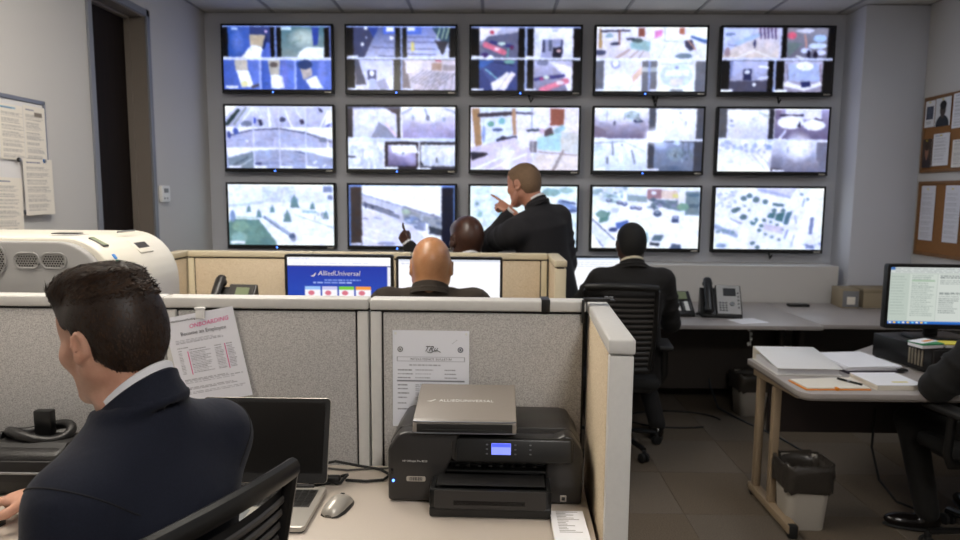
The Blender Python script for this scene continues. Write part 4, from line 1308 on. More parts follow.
# row 1
p = cv(68, 85, 655, 428, (60, 90, 190))
p.rect(68, 85, 655, 262, BLK).rect(68, 85, 655, 92, (150, 180, 240)).rect(348, 85, 360, 262, (120, 150, 225)).rect(645, 85, 655, 262, (90, 110, 180))
p.grad(97, 90, 328, 262, (38, 88, 190), (80, 110, 215), 'x').poly([(215, 90), (328, 90), (328, 180), (215, 140)], (52, 66, 130)).poly([(215, 130), (300, 135), (285, 205), (215, 190)], (206, 186, 150))
p.poly([(160, 262), (225, 185), (285, 200), (270, 262)], (246, 248, 250)).ell(150, 170, 40, 80, (120, 150, 230), .5, True).rect(115, 96, 150, 108, (190, 220, 250)).ell(303, 116, 8, 8, (230, 190, 240)).poly([(280, 205), (300, 130), (312, 160), (290, 215)], (30, 44, 100))
p.grad(385, 90, 617, 262, (78, 128, 138), (150, 170, 165)).ell(510, 150, 95, 60, (206, 218, 200), .9, True).poly([(480, 225), (525, 195), (615, 200), (615, 262), (465, 262)], (244, 250, 248)).poly([(552, 92), (590, 92), (582, 185), (556, 190)], (40, 70, 180)).rect(385, 92, 440, 108, (210, 236, 236)).line(385, 200, 490, 160, 10, (110, 150, 140), .5)
p.rect(68, 252, 655, 268, (226, 234, 255))
for x0, x1 in ((72, 260), (272, 452), (462, 652)):
    p.grad(x0, 268, x1, 425, (58, 96, 200), (98, 130, 225), 'x')
p.poly([(128, 268), (196, 268), (200, 330), (135, 325)], (206, 196, 176)).poly([(138, 325), (205, 325), (230, 410), (165, 415)], (250, 252, 250)).ell(180, 395, 22, 18, (246, 238, 170)).line(225, 412, 260, 400, 14, (80, 70, 70))
p.poly([(310, 268), (375, 268), (370, 350), (320, 350)], (200, 192, 172)).ell(340, 292, 22, 16, (110, 96, 90)).poly([(325, 345), (385, 350), (400, 420), (325, 420)], (246, 250, 252)).ell(400, 340, 30, 90, (140, 140, 230), .5, True)
p.poly([(480, 300), (545, 310), (550, 350), (500, 372)], (206, 190, 176)).poly([(510, 372), (570, 350), (610, 420), (540, 420)], (250, 252, 254)).ell(510, 290, 40, 26, (44, 70, 130)).ell(600, 330, 30, 90, (160, 170, 245), .5, True)
tagbars(p, (76, 405)); p.rect(260, 268, 272, 425, (170, 190, 245)).rect(452, 268, 462, 425, (170, 190, 245)).blur(2)
P_[0, 0] = ('display of five blue tinted room views, topmost above the cream machine', p)

p = cv(45, 58, 775, 482, BLK)
p.rect(45, 58, 775, 66, (150, 176, 235)).rect(404, 58, 418, 482, (150, 170, 225)).rect(45, 262, 775, 276, (228, 236, 255))
p.grad(90, 66, 370, 262, (84, 100, 160), (190, 196, 226)).poly([(90, 66), (255, 66), (165, 262), (90, 262)], (66, 72, 112)).poly([(190, 66), (260, 66), (225, 140)], (40, 70, 170)).rect(290, 66, 370, 110, (70, 110, 230)).rect(310, 66, 362, 92, WHT)
for y, x0 in ((112, 270), (158, 298), (196, 220), (252, 262)):
    p.line(x0, y, 370, y + 6, 9, (110, 116, 160))
p.ell(175, 74, 11, 11, WHT).ell(152, 177, 11, 11, WHT).ell(345, 135, 14, 12, WHT).ell(178, 132, 7, 7, (200, 210, 250))
p.grad(448, 66, 732, 262, (120, 136, 200), (214, 216, 236)).rect(448, 66, 548, 112, (76, 116, 226)).rect(452, 66, 500, 88, WHT).poly([(615, 66), (732, 66), (732, 200), (690, 175)], (52, 84, 110)).poly([(632, 150), (732, 160), (700, 250), (680, 240)], (64, 60, 70))
for x in (650, 680, 710):
    p.line(x + 20, 66, x, 140, 8, (190, 220, 170))
for y in (128, 160, 204, 240):
    p.line(448, y, 640, y + 4, 8, (110, 118, 170))
p.poly([(478, 160), (494, 160), (500, 222), (474, 222)], (236, 220, 110)).poly([(690, 250), (725, 160), (732, 250)], (210, 216, 240))
p.grad(100, 278, 360, 480, (206, 208, 236), (232, 232, 244)).poly([(100, 278), (122, 278), (175, 440), (105, 445)], (92, 90, 108)).rect(182, 345, 242, 410, (70, 78, 130)).ell(212, 368, 17, 20, WHT).poly([(195, 405), (235, 400), (262, 480), (190, 480)], (186, 192, 220)).poly([(240, 425), (300, 400), (330, 470), (270, 480)], (166, 168, 196)).poly([(330, 430), (360, 370), (360, 480)], WHT)
p.grad(418, 278, 775, 480, (226, 212, 214), (206, 196, 206)).poly([(418, 278), (440, 300), (475, 480), (418, 480)], (120, 104, 112)).poly([(435, 290), (555, 280), (545, 330), (440, 370)], (236, 226, 222)).rect(615, 300, 680, 345, (190, 150, 130)).rect(690, 310, 770, 350, (170, 156, 160)).line(640, 282, 675, 286, 8, (230, 60, 90))
for k in range(9):
    p.line(460 + k * 22, 420 + k * 6, 560 + k * 26, 345 + k * 3, 7, (140, 136, 158))
for k in range(5):
    p.line(560 + k * 45, 480, 620 + k * 35, 370, 6, (150, 146, 165))
tagbars(p, (50, 252), (50, 466), (418, 466)); p.blur(2)
P_[1, 0] = ('display with four views of bright corridors and a seating hall, top row', p)

p = cv(42, 62, 775, 490, BLK)
p.rect(42, 62, 775, 72, (130, 150, 200)).rect(400, 62, 416, 490, (160, 180, 226)).rect(42, 268, 775, 282, (236, 242, 255))
p.grad(96, 70, 358, 268, (206, 206, 226), (96, 98, 136)).poly([(96, 70), (250, 70), (210, 110), (96, 165)], (240, 234, 240)).ell(182, 100, 14, 13, (226, 60, 90)).poly([(150, 130), (358, 100), (358, 268), (200, 268), (100, 200)], (104, 106, 140)).line(175, 165, 320, 195, 22, (60, 56, 130)).ell(245, 175, 28, 12, (200, 226, 210)).line(135, 182, 260, 232, 36, (238, 110, 140)).ell(215, 210, 18, 10, (250, 210, 220)).ell(315, 200, 14, 14, (110, 40, 90)).ell(135, 250, 26, 16, (70, 40, 120)).ell(170, 266, 22, 14, WHT).line(290, 210, 285, 260, 10, (90, 170, 170))
p.grad(460, 70, 725, 268, (246, 244, 252), (220, 222, 244)).poly([(520, 145), (645, 145), (652, 268), (505, 268)], (168, 172, 206)).rect(516, 150, 536, 230, (70, 74, 110)).rect(560, 150, 580, 225, (90, 100, 130)).rect(640, 150, 655, 240, (60, 66, 110)).poly([(590, 200), (650, 195), (645, 268), (585, 268)], (36, 36, 60)).ell(628, 222, 16, 10, (240, 190, 190)).rect(580, 80, 620, 95, (190, 196, 220)).poly([(460, 70), (505, 150), (500, 268), (460, 230)], (214, 220, 245))
p.grad(96, 284, 355, 488, (70, 84, 150), (56, 70, 140)).poly([(96, 284), (200, 284), (96, 360)], (62, 110, 200)).poly([(100, 330), (140, 345), (215, 420), (180, 440)], (78, 92, 160)).line(140, 345, 215, 405, 10, (130, 200, 210)).poly([(175, 440), (285, 362), (300, 372), (222, 482), (190, 488)], (248, 240, 236)).poly([(225, 480), (315, 355), (340, 375), (270, 488)], (240, 230, 236)).ell(300, 296, 40, 12, (110, 180, 170)).line(200, 296, 330, 320, 8, (40, 50, 100))
p.grad(460, 284, 722, 488, (200, 200, 226), (130, 130, 166)).poly([(560, 284), (722, 330), (722, 488), (690, 488), (650, 370)], (240, 236, 246)).ell(520, 300, 40, 18, (130, 136, 170)).line(475, 410, 660, 385, 24, (66, 62, 140)).ell(545, 398, 22, 12, (210, 226, 210)).ell(515, 408, 14, 12, (180, 50, 130)).line(520, 480, 680, 420, 38, (240, 120, 150)).ell(640, 432, 30, 14, (250, 226, 230)).ell(700, 472, 12, 14, (230, 236, 250))
tagbars(p, (45, 258), (402, 258), (45, 474), (402, 474), w=80); p.blur(2)
P_[2, 0] = ('display with four views of halls with pink red benches, top row', p)

p = cv(45, 60, 795, 492, WHT)
p.grad(45, 60, 410, 270, (236, 238, 248), (222, 214, 218)).poly([(60, 70), (78, 70), (85, 200), (62, 200)], (190, 150, 90)).line(75, 90, 265, 84, 12, (50, 44, 70)).rect(195, 80, 206, 180, (150, 90, 80)).ell(130, 120, 26, 16, (150, 180, 190)).ell(170, 172, 30, 10, (50, 56, 96)).ell(70, 230, 40, 18, (80, 84, 120)).rect(326, 65, 370, 125, (160, 82, 66)).poly([(275, 165), (370, 150), (410, 160), (410, 220), (280, 205)], (160, 200, 196)).ell(320, 150, 40, 14, (90, 110, 110)).ell(275, 140, 30, 7, (40, 50, 90)).line(270, 270, 330, 215, 5, (150, 130, 130)).line(330, 270, 370, 220, 5, (150, 130, 130)).line(180, 270, 270, 210, 18, (160, 120, 110), .5)
p.grad(412, 60, 795, 270, (244, 246, 252), (232, 234, 246)).poly([(438, 85), (490, 80), (485, 118), (440, 135)], (238, 130, 200)).rect(505, 65, 512, 160, (170, 180, 210)).rect(505, 152, 600, 160, (190, 200, 226)).rect(605, 66, 640, 108, (200, 110, 80)).poly([(640, 150), (690, 145), (715, 200), (680, 220), (650, 190)], (60, 56, 90)).line(665, 148, 718, 210, 10, (226, 160, 130)).line(690, 125, 785, 160, 18, (90, 120, 180)).ell(640, 252, 60, 18, (110, 136, 156)).line(720, 130, 795, 150, 10, (50, 110, 190)).line(470, 260, 510, 190, 4, (190, 190, 214))
p.rect(45, 284, 795, 492, (110, 112, 124)).grad(100, 284, 358, 492, (224, 226, 240), (244, 245, 250)).ell(178, 305, 30, 34, (150, 158, 220)).ell(178, 302, 22, 24, WHT).poly([(110, 385), (275, 375), (285, 450), (112, 455)], (252, 252, 254)).poly([(290, 390), (358, 320), (358, 370), (300, 440)], (236, 200, 176)).rect(358, 325, 470, 360, (190, 196, 196)).rect(404, 284, 416, 492, (150, 170, 220))
p.grad(462, 284, 724, 492, (236, 240, 240), (248, 250, 248)).ell(595, 380, 110, 80, (206, 222, 220)).rect(520, 345, 680, 385, (240, 244, 240)).rect(555, 400, 640, 450, (226, 220, 236)).line(490, 305, 700, 300, 6, (180, 196, 206)).rect(555, 475, 640, 490, (120, 130, 140)).ell(595, 330, 14, 10, (140, 150, 200))
p.rect(45, 268, 795, 284, (240, 244, 255)); tagbars(p, (45, 476), (418, 476)); p.blur(2)
P_[3, 0] = ('display of a lobby and bright white rooms, topmost above the seated man in black', p)

p = cv(118, 92, 718, 440, BLK)
p.grad(120, 95, 425, 260, (206, 204, 226), (222, 206, 190)).poly([(120, 95), (300, 95), (320, 140), (180, 200), (120, 240)], (196, 206, 236)).line(190, 180, 320, 130, 20, (170, 196, 226)).line(140, 130, 175, 128, 14, (120, 140, 180)).line(150, 185, 185, 190, 12, (150, 160, 200))
for k in range(5):
    p.line(318 + k * 20, 97, 324 + k * 20, 150, 9, (86, 62, 120))
p.ell(291, 182, 7, 24, (60, 60, 110)).ell(145, 225, 16, 26, (170, 140, 150)).line(180, 260, 290, 215, 8, (240, 236, 226)).line(290, 215, 400, 260, 8, (240, 236, 226))
p.grad(465, 95, 682, 260, (150, 146, 160), (110, 108, 130)).ell(490, 135, 24, 20, (240, 90, 120)).poly([(465, 170), (550, 175), (475, 250)], (110, 130, 130)).ell(560, 110, 50, 12, (210, 210, 226)).ell(640, 150, 36, 20, (170, 200, 236)).ell(630, 190, 50, 16, (210, 226, 246)).ell(570, 215, 30, 14, (206, 216, 250)).ell(650, 225, 26, 16, (210, 216, 250)).ell(585, 235, 10, 22, (30, 26, 50)).ell(622, 240, 12, 22, (36, 26, 50)).line(520, 245, 575, 262, 10, (226, 230, 226)).line(560, 130, 570, 200, 8, (226, 150, 130))
p.rect(118, 254, 718, 268, (214, 222, 250)).rect(425, 95, 435, 268, (200, 206, 240)).rect(400, 268, 414, 440, (160, 176, 220))
p.grad(162, 270, 370, 438, (196, 202, 236), (150, 150, 176)).poly([(162, 380), (370, 376), (370, 438), (165, 438)], (84, 82, 106)).rect(238, 315, 282, 375, (44, 48, 96)).ell(258, 330, 15, 12, (240, 244, 255)).line(320, 300, 370, 306, 10, WHT).line(325, 365, 370, 358, 14, (220, 226, 246)).ell(298, 398, 10, 9, WHT).poly([(162, 270), (180, 270), (175, 360), (162, 380)], (130, 140, 190))
p.grad(458, 270, 665, 438, (190, 190, 220), (160, 150, 170)).rect(480, 285, 655, 380, (176, 190, 226)).ell(570, 298, 46, 24, (246, 248, 252)).poly([(458, 385), (480, 380), (570, 410), (660, 380), (665, 400), (570, 430), (458, 405)], (242, 240, 240)).poly([(550, 382), (600, 378), (606, 408), (555, 412)], (40, 46, 110)).line(470, 290, 480, 370, 6, (120, 110, 130)).line(650, 290, 658, 380, 6, (150, 110, 120))
tagbars(p, (112, 425), (408, 425)); p.blur(2)
P_[4, 0] = ('display with four dim views of a lobby, vehicles and a chair, topmost by the column', p)
# row 2
p = cv(48, 48, 775, 465, (170, 176, 216))
p.grad(48, 48, 775, 190, (216, 218, 240), (180, 184, 214)).poly([(48, 48), (130, 48), (48, 120)], WHT).line(60, 165, 135, 80, 26, (44, 66, 66)).line(110, 165, 190, 60, 16, (150, 160, 160)).line(140, 180, 235, 60, 10, WHT)
for k in range(5):
    p.line(250 + k * 22, 60, 310 + k * 18, 180, 5, (236, 238, 250))
p.line(340, 60, 350, 180, 14, WHT).line(455, 80, 500, 185, 9, WHT).line(530, 80, 570, 130, 8, WHT).line(690, 185, 745, 80, 9, WHT).poly([(268, 140), (290, 135), (304, 172), (282, 180)], (54, 54, 84)).ell(436, 138, 20, 18, (70, 74, 110)).poly([(548, 138), (572, 132), (586, 162), (562, 172)], (58, 50, 84)).ell(246, 145, 10, 22, (50, 80, 220)).line(675, 62, 705, 80, 14, (36, 40, 90)).ell(740, 170, 16, 16, (50, 70, 190)).ell(190, 165, 40, 18, (120, 130, 160)).poly([(590, 60), (680, 60), (700, 100), (590, 170)], (196, 198, 226)).poly([(740, 90), (775, 70), (775, 150), (720, 180)], WHT)
p.rect(48, 188, 775, 325, (186, 190, 220)).poly([(48, 188), (240, 188), (775, 188), (775, 270), (600, 220), (420, 190), (250, 198), (60, 250)], WHT).line(60, 245, 235, 205, 10, (90, 100, 150)).line(235, 205, 420, 198, 8, (70, 76, 120)).line(420, 198, 590, 225, 8, (80, 90, 130)).line(590, 225, 760, 285, 9, (90, 96, 120)).ell(70, 240, 14, 24, (60, 80, 170)).ell(115, 215, 18, 22, (70, 96, 190)).ell(705, 270, 25, 20, (130, 136, 160)).speck(70, 230, 740, 315, 26, 24, 4, [(140, 146, 186), (210, 214, 236)], .5).ell(190, 280, 12, 6, WHT).rect(735, 275, 745, 322, WHT).ell(380, 290, 10, 20, (214, 210, 250))
p.rect(48, 325, 775, 465, (168, 178, 206)).poly([(48, 322), (775, 322), (775, 395), (600, 350), (420, 335), (240, 345), (60, 390)], WHT).poly([(60, 395), (235, 350), (235, 465), (60, 465)], (128, 146, 160)).line(80, 450, 190, 390, 10, (70, 86, 100), .6).line(130, 455, 220, 400, 8, (200, 214, 214)).speck(250, 365, 580, 450, 26, 30, 5, [(130, 136, 180), (206, 210, 235)], .5).ell(265, 430, 24, 8, (60, 70, 130)).line(640, 425, 660, 415, 10, WHT).line(705, 450, 722, 435, 10, WHT).line(520, 345, 590, 365, 7, (80, 100, 150))
for x in (232, 408, 588):
    p.rect(x, 48, x + 9, 465, (226, 230, 250))
tagbars(p, (62, 446), (236, 446), (412, 446), (592, 446), w=84, h=16); p.blur(2)
P_[0, 1] = ('display stitched from twelve panoramic car park views, middle row over the machine', p)

p = cv(40, 58, 766, 470, WHT)
p.rect(40, 58, 395, 270, (58, 52, 58)).grad(76, 64, 370, 270, (236, 234, 255), (206, 212, 226)).ell(190, 140, 100, 60, (246, 250, 252), .8, True).poly([(250, 155), (365, 240), (365, 270), (190, 270)], (150, 156, 180)).poly([(285, 64), (370, 64), (370, 110)], (66, 50, 70)).poly([(76, 64), (120, 64), (78, 90)], (220, 220, 240)).line(300, 170, 365, 250, 16, (240, 214, 240)).rect(40, 58, 395, 72, (90, 106, 150), .5)
p.grad(408, 62, 764, 275, (246, 247, 252), (150, 136, 186)).ell(580, 120, 170, 50, WHT, .9, True).ell(580, 245, 150, 40, (196, 190, 226), .7, True).line(560, 75, 590, 145, 12, (160, 166, 190)).ell(580, 130, 14, 18, (130, 136, 160)).ell(480, 130, 8, 20, (160, 170, 190)).ell(688, 140, 12, 16, (170, 180, 200)).line(410, 100, 470, 70, 16, (170, 180, 196)).line(700, 70, 764, 96, 14, (180, 190, 206))
p.rect(40, 262, 766, 285, (214, 224, 250)).grad(40, 285, 280, 470, (240, 242, 250), (206, 214, 226)).speck(50, 290, 275, 455, 40, 12, 22, [(190, 200, 216), (252, 253, 255), (214, 222, 232)], .6).line(45, 385, 85, 388, 12, (70, 76, 96)).ell(160, 370, 14, 30, WHT).ell(198, 370, 14, 24, WHT)
p.rect(288, 285, 515, 470, (52, 42, 50)).grad(310, 305, 500, 445, (210, 202, 236), (110, 98, 146)).poly([(330, 310), (500, 310), (515, 360), (340, 360)], WHT).ell(410, 350, 70, 40, (250, 250, 255), .9, True).ell(412, 362, 8, 12, (140, 150, 170)).ell(470, 400, 50, 50, (214, 206, 240), .6, True)
p.rect(525, 285, 766, 470, (60, 58, 68)).grad(530, 306, 762, 446, (246, 247, 250), (206, 212, 224)).speck(535, 330, 760, 440, 26, 9, 26, [(196, 206, 216), WHT, (220, 226, 236)], .7).line(535, 330, 755, 318, 8, (214, 220, 230)).ell(640, 405, 6, 18, (90, 100, 110)).poly([(530, 440), (530, 400), (552, 446)], (40, 40, 50))
tagbars(p, (44, 260), (396, 264), (42, 452), (280, 452), (505, 456), w=96, h=18); p.blur(2)
P_[1, 1] = ('display with five overexposed grey views, middle row above the road picture', p)

p = cv(42, 62, 770, 480, (232, 230, 240))
p.grad(42, 62, 770, 300, (240, 240, 250), (226, 222, 234)).rect(100, 62, 455, 110, (226, 238, 250)).poly([(105, 120), (330, 100), (335, 250), (120, 320)], (222, 232, 246)).poly([(48, 70), (100, 70), (118, 325), (75, 328)], (186, 138, 88)).line(100, 116, 318, 102, 26, (66, 56, 74)).line(345, 98, 455, 104, 16, (80, 76, 110)).poly([(316, 70), (342, 70), (350, 240), (326, 245)], (196, 146, 106)).rect(450, 66, 458, 200, (150, 160, 190)).ell(178, 172, 24, 20, (110, 180, 160)).ell(250, 152, 22, 22, (120, 190, 190)).ell(225, 210, 36, 12, (80, 100, 150)).line(225, 280, 345, 260, 24, (46, 52, 90)).ell(265, 268, 26, 16, (40, 44, 70)).line(425, 214, 495, 210, 16, (50, 66, 96))
p.rect(125, 130, 131, 300, (196, 206, 226)).ell(130, 240, 12, 60, (96, 130, 210), .6)
p.rect(575, 70, 672, 180, (166, 78, 58)).rect(668, 66, 770, 230, (232, 226, 228)).poly([(535, 215), (585, 190), (600, 240), (540, 260)], (96, 66, 80)).ell(520, 215, 20, 18, (206, 180, 196)).poly([(590, 215), (660, 170), (680, 200), (620, 240)], (150, 196, 206)).ell(600, 245, 26, 10, (70, 140, 90)).poly([(488, 265), (660, 225), (770, 230), (770, 300), (660, 350), (495, 340)], (178, 220, 222)).poly([(650, 225), (770, 228), (770, 375), (650, 345)], (214, 214, 206)).rect(440, 285, 490, 360, (120, 112, 124)).rect(452, 285, 470, 360, (176, 170, 180))
p.poly([(42, 330), (340, 260), (440, 330), (480, 480), (42, 480)], (214, 204, 224)).ell(280, 375, 70, 70, WHT, .9, True).ell(300, 450, 60, 40, WHT, .9, True).line(42, 480, 330, 360, 14, (246, 246, 252)).line(160, 480, 420, 370, 12, (240, 240, 250)).poly([(42, 360), (150, 362), (160, 378), (50, 415)], (44, 40, 60)).poly([(490, 370), (770, 380), (770, 480), (430, 480)], (236, 224, 214)).line(600, 480, 665, 350, 18, (172, 156, 156)).line(500, 355, 770, 378, 8, (170, 150, 150)).ell(395, 280, 50, 70, WHT, .85, True)
tagbars(p, (46, 462), w=100); p.blur(2)
P_[2, 1] = ('display of a sunny lobby with a glass desk, behind the pointing man', p)

p = cv(45, 62, 785, 488, WHT)
p.grad(45, 62, 415, 270, (250, 250, 255), (120, 106, 140)).ell(220, 110, 200, 70, WHT, .9, True).rect(75, 100, 130, 150, (226, 232, 250)).line(130, 80, 130, 150, 5, (160, 160, 180)).line(250, 95, 250, 140, 6, (130, 140, 150)).ell(300, 110, 50, 28, (176, 196, 196)).ell(340, 150, 34, 10, (56, 66, 110)).speck(260, 90, 380, 150, 12, 12, 7, [(210, 226, 240), (120, 140, 150)], .7).ell(182, 165, 6, 18, (90, 90, 120)).poly([(45, 180), (120, 210), (130, 270), (45, 270)], (128, 108, 130), .7)
p.rect(415, 62, 785, 270, (86, 88, 98)).grad(460, 64, 735, 270, (255, 255, 255), (226, 230, 246)).ell(625, 92, 8, 8, (170, 176, 190)).ell(665, 160, 7, 16, (190, 196, 206)).ell(575, 160, 6, 18, (210, 214, 224))
p.grad(45, 284, 410, 488, (246, 250, 252), (206, 220, 236)).line(50, 300, 240, 285, 10, (170, 180, 200)).line(240, 285, 390, 350, 8, (190, 200, 220)).line(172, 284, 176, 375, 11, (140, 150, 170)).ell(72, 330, 34, 24, (206, 220, 222)).ell(138, 415, 9, 26, (130, 140, 160)).line(305, 350, 325, 435, 14, (150, 160, 180)).ell(237, 310, 7, 8, (120, 130, 150)).ell(230, 400, 14, 30, WHT)
p.rect(412, 284, 785, 488, (70, 72, 84)).grad(455, 288, 725, 486, (150, 166, 200), (110, 124, 150)).ell(500, 310, 60, 40, (206, 220, 250), .8, True).ell(610, 296, 26, 14, (200, 220, 236)).ell(600, 370, 60, 50, (140, 166, 180), .7).speck(560, 330, 720, 420, 16, 8, 14, [(120, 140, 150), (170, 190, 200), (90, 106, 120)], .7).line(650, 288, 655, 380, 6, (90, 110, 120)).line(690, 288, 690, 370, 6, (80, 96, 110)).ell(580, 470, 100, 30, (80, 100, 130), .7, True)
p.rect(45, 268, 785, 284, (232, 238, 252)).ell(455, 250, 85, 70, WHT, 1., True).rect(405, 215, 512, 292, (255, 255, 255)); tagbars(p, (45, 262), (44, 466), (408, 468), w=86, h=16); p.blur(2)
P_[3, 1] = ('display with four glaring parking views and a white flare, above the seated man in black', p)

p = cv(50, 70, 800, 490, WHT)
p.rect(50, 70, 425, 272, (92, 92, 96)).grad(105, 76, 390, 272, (255, 255, 255), (204, 206, 234)).rect(390, 76, 425, 272, (44, 44, 54)).line(325, 96, 390, 126, 16, (196, 210, 200)).ell(135, 150, 10, 8, (130, 140, 170)).ell(140, 182, 18, 8, (170, 180, 214)).ell(282, 140, 7, 9, (196, 200, 220))
p.grad(430, 76, 800, 272, (170, 160, 196), (110, 98, 140)).rect(500, 76, 745, 140, (226, 226, 244)).line(465, 115, 620, 112, 12, (40, 30, 60)).ell(540, 160, 90, 44, (246, 246, 255)).ell(700, 176, 76, 36, (246, 246, 255)).poly([(585, 190), (600, 150), (612, 190)], (40, 34, 66)).line(700, 135, 750, 145, 10, (56, 44, 80)).line(470, 262, 505, 218, 16, (220, 220, 246)).rect(430, 76, 470, 140, (110, 86, 120), .6)
p.grad(50, 280, 418, 490, (226, 228, 240), (250, 250, 255)).speck(55, 285, 415, 360, 60, 16, 10, [(170, 180, 210), (250, 251, 255), (190, 204, 226), (150, 166, 196)], .7).line(260, 345, 380, 470, 9, (206, 210, 230)).line(290, 335, 410, 440, 9, (200, 206, 226)).speck(60, 370, 250, 470, 16, 18, 8, [(240, 242, 250), (216, 220, 234)], .6).ell(400, 325, 22, 18, (150, 176, 214))
p.grad(420, 280, 800, 490, (232, 236, 250), (120, 120, 150)).ell(600, 320, 110, 110, WHT, .95, True).poly([(725, 290), (800, 290), (800, 470), (770, 470), (728, 400)], (124, 124, 146)).ell(480, 300, 50, 22, (210, 216, 232)).ell(690, 310, 7, 20, (200, 204, 220)).ell(530, 340, 7, 20, (170, 176, 196)).ell(450, 430, 60, 60, (110, 112, 140), .6, True)
p.rect(418, 466, 500, 480, (50, 46, 60)); tagbars(p, (55, 264), (430, 266), (50, 474), (430, 474), w=80, h=14); p.rect(50, 272, 800, 280, (226, 232, 250)).blur(2)
P_[4, 1] = ('display with four snowy looking grey views, middle row by the column', p)
# row 3
p = cv(97, 72, 668, 402, (240, 244, 250))
p.grad(97, 72, 668, 170, (246, 249, 254), (226, 232, 242)).rect(280, 82, 460, 170, (214, 224, 236)).speck(285, 90, 455, 170, 40, 9, 8, [(196, 208, 224), (232, 238, 246)], .6).rect(500, 110, 600, 170, (224, 230, 242)).rect(610, 80, 660, 112, (130, 150, 190)).rect(632, 130, 660, 152, (120, 140, 180)).line(97, 190, 280, 170, 16, (200, 216, 220)).poly([(97, 200), (290, 175), (668, 175), (668, 402), (97, 402)], (240, 244, 252))
p.poly([(105, 260), (260, 262), (350, 380), (355, 402), (97, 402), (97, 280)], (104, 152, 140)).ell(160, 300, 44, 30, (130, 176, 150)).ell(230, 340, 60, 40, (110, 160, 146)).ell(300, 380, 40, 24, (96, 140, 134)).ell(150, 360, 44, 30, (140, 186, 172)).ell(118, 245, 16, 32, (130, 160, 196)).line(140, 250, 250, 252, 10, (190, 216, 190))
for x, y, r in ((208, 205, 14), (262, 230, 16), (335, 205, 15), (415, 245, 24), (455, 165, 26), (552, 185, 15), (622, 235, 17)):
    p.poly([(x, y - r * 1.6), (x + r, y + r * 1.2), (x - r, y + r * 1.2)], (96, 140, 146)).ell(x, y, r * .8, r, (110, 156, 160), .7)
p.line(290, 248, 440, 352, 16, (120, 140, 166)).line(300, 250, 430, 345, 5, (200, 214, 228)).ell(440, 352, 18, 18, (84, 104, 140)).ell(444, 370, 14, 10, (150, 160, 180)).line(455, 235, 668, 305, 7, (190, 204, 214)).speck(520, 225, 640, 260, 12, 4, 10, [(150, 170, 180)], .7).line(500, 218, 570, 220, 12, (160, 200, 200)).rect(105, 378, 180, 394, WHT).blur(2)
P_[0, 2] = ('display of a pale plaza with shrubs and a bollard, lowest row over the machine', p)

p = cv(46, 60, 764, 468, BLK)
p.rect(46, 60, 764, 72, (110, 150, 226)).rect(46, 60, 56, 468, (90, 130, 200)).rect(56, 74, 134, 448, (70, 58, 56)).rect(672, 74, 748, 468, (22, 26, 50)).rect(750, 60, 762, 468, (90, 130, 196))
p.grad(134, 62, 672, 468, (252, 252, 255), (240, 242, 252)).poly([(134, 215), (400, 290), (560, 400), (500, 468), (134, 468)], (222, 222, 236)).poly([(134, 120), (420, 205), (670, 275), (670, 380), (420, 320), (330, 270), (134, 200)], (206, 208, 222))
p.line(134, 122, 420, 205, 7, (150, 156, 190)).line(420, 205, 670, 278, 14, (150, 156, 176)).line(150, 190, 380, 270, 22, (130, 136, 160)).line(150, 176, 350, 240, 8, (90, 96, 120)).ell(160, 196, 10, 18, (70, 80, 120)).ell(205, 205, 10, 16, (80, 90, 120)).poly([(400, 210), (670, 290), (670, 350), (420, 310)], (160, 168, 176)).ell(430, 235, 30, 16, (186, 206, 180)).ell(470, 290, 50, 24, (130, 150, 190)).ell(540, 330, 60, 30, (140, 156, 190)).speck(420, 250, 665, 350, 30, 14, 7, [(110, 126, 160), (200, 212, 226), (150, 166, 176)], .7).poly([(585, 330), (672, 350), (672, 395), (590, 380)], (64, 72, 86)).poly([(562, 312), (580, 312), (586, 400), (566, 400)], WHT).line(140, 280, 175, 284, 8, (140, 146, 170)).line(215, 275, 270, 285, 7, (170, 176, 196)).line(134, 405, 300, 460, 12, (244, 246, 255)).ell(300, 450, 60, 14, (130, 140, 176), .7).line(150, 340, 340, 400, 10, (236, 236, 246)).rect(56, 446, 130, 462, (226, 230, 250)).blur(2)
P_[1, 2] = ('display of a slanting road between dark side bars, lowest row', p)

p = cv(38, 158, 612, 490, (226, 240, 246))
p.grad(38, 158, 612, 490, (236, 246, 250), (226, 240, 244)).speck(40, 165, 610, 485, 60, 26, 12, [(196, 220, 226), (246, 250, 252), (210, 232, 226), (226, 236, 250)], .6).ell(470, 190, 50, 22, (140, 186, 180)).ell(550, 180, 40, 16, (170, 206, 196)).line(520, 240, 606, 280, 26, (130, 160, 206)).line(530, 236, 600, 250, 10, (60, 90, 150)).ell(580, 290, 30, 10, (80, 106, 160)).line(300, 200, 420, 320, 20, (244, 248, 252)).ell(210, 320, 26, 34, (150, 206, 190)).ell(120, 450, 40, 24, (130, 186, 166)).poly([(150, 200), (200, 210), (190, 330), (150, 300)], (206, 222, 240)).ell(100, 190, 40, 18, (206, 226, 222)).line(60, 260, 160, 420, 12, (214, 226, 240)).line(560, 330, 610, 470, 16, (206, 226, 240)).ell(90, 310, 14, 18, (160, 200, 190)).ell(75, 255, 12, 10, (140, 176, 180)).blur(3)
P_[2, 2] = ('display of a pale green aerial view, half hidden by the pointing man', p)

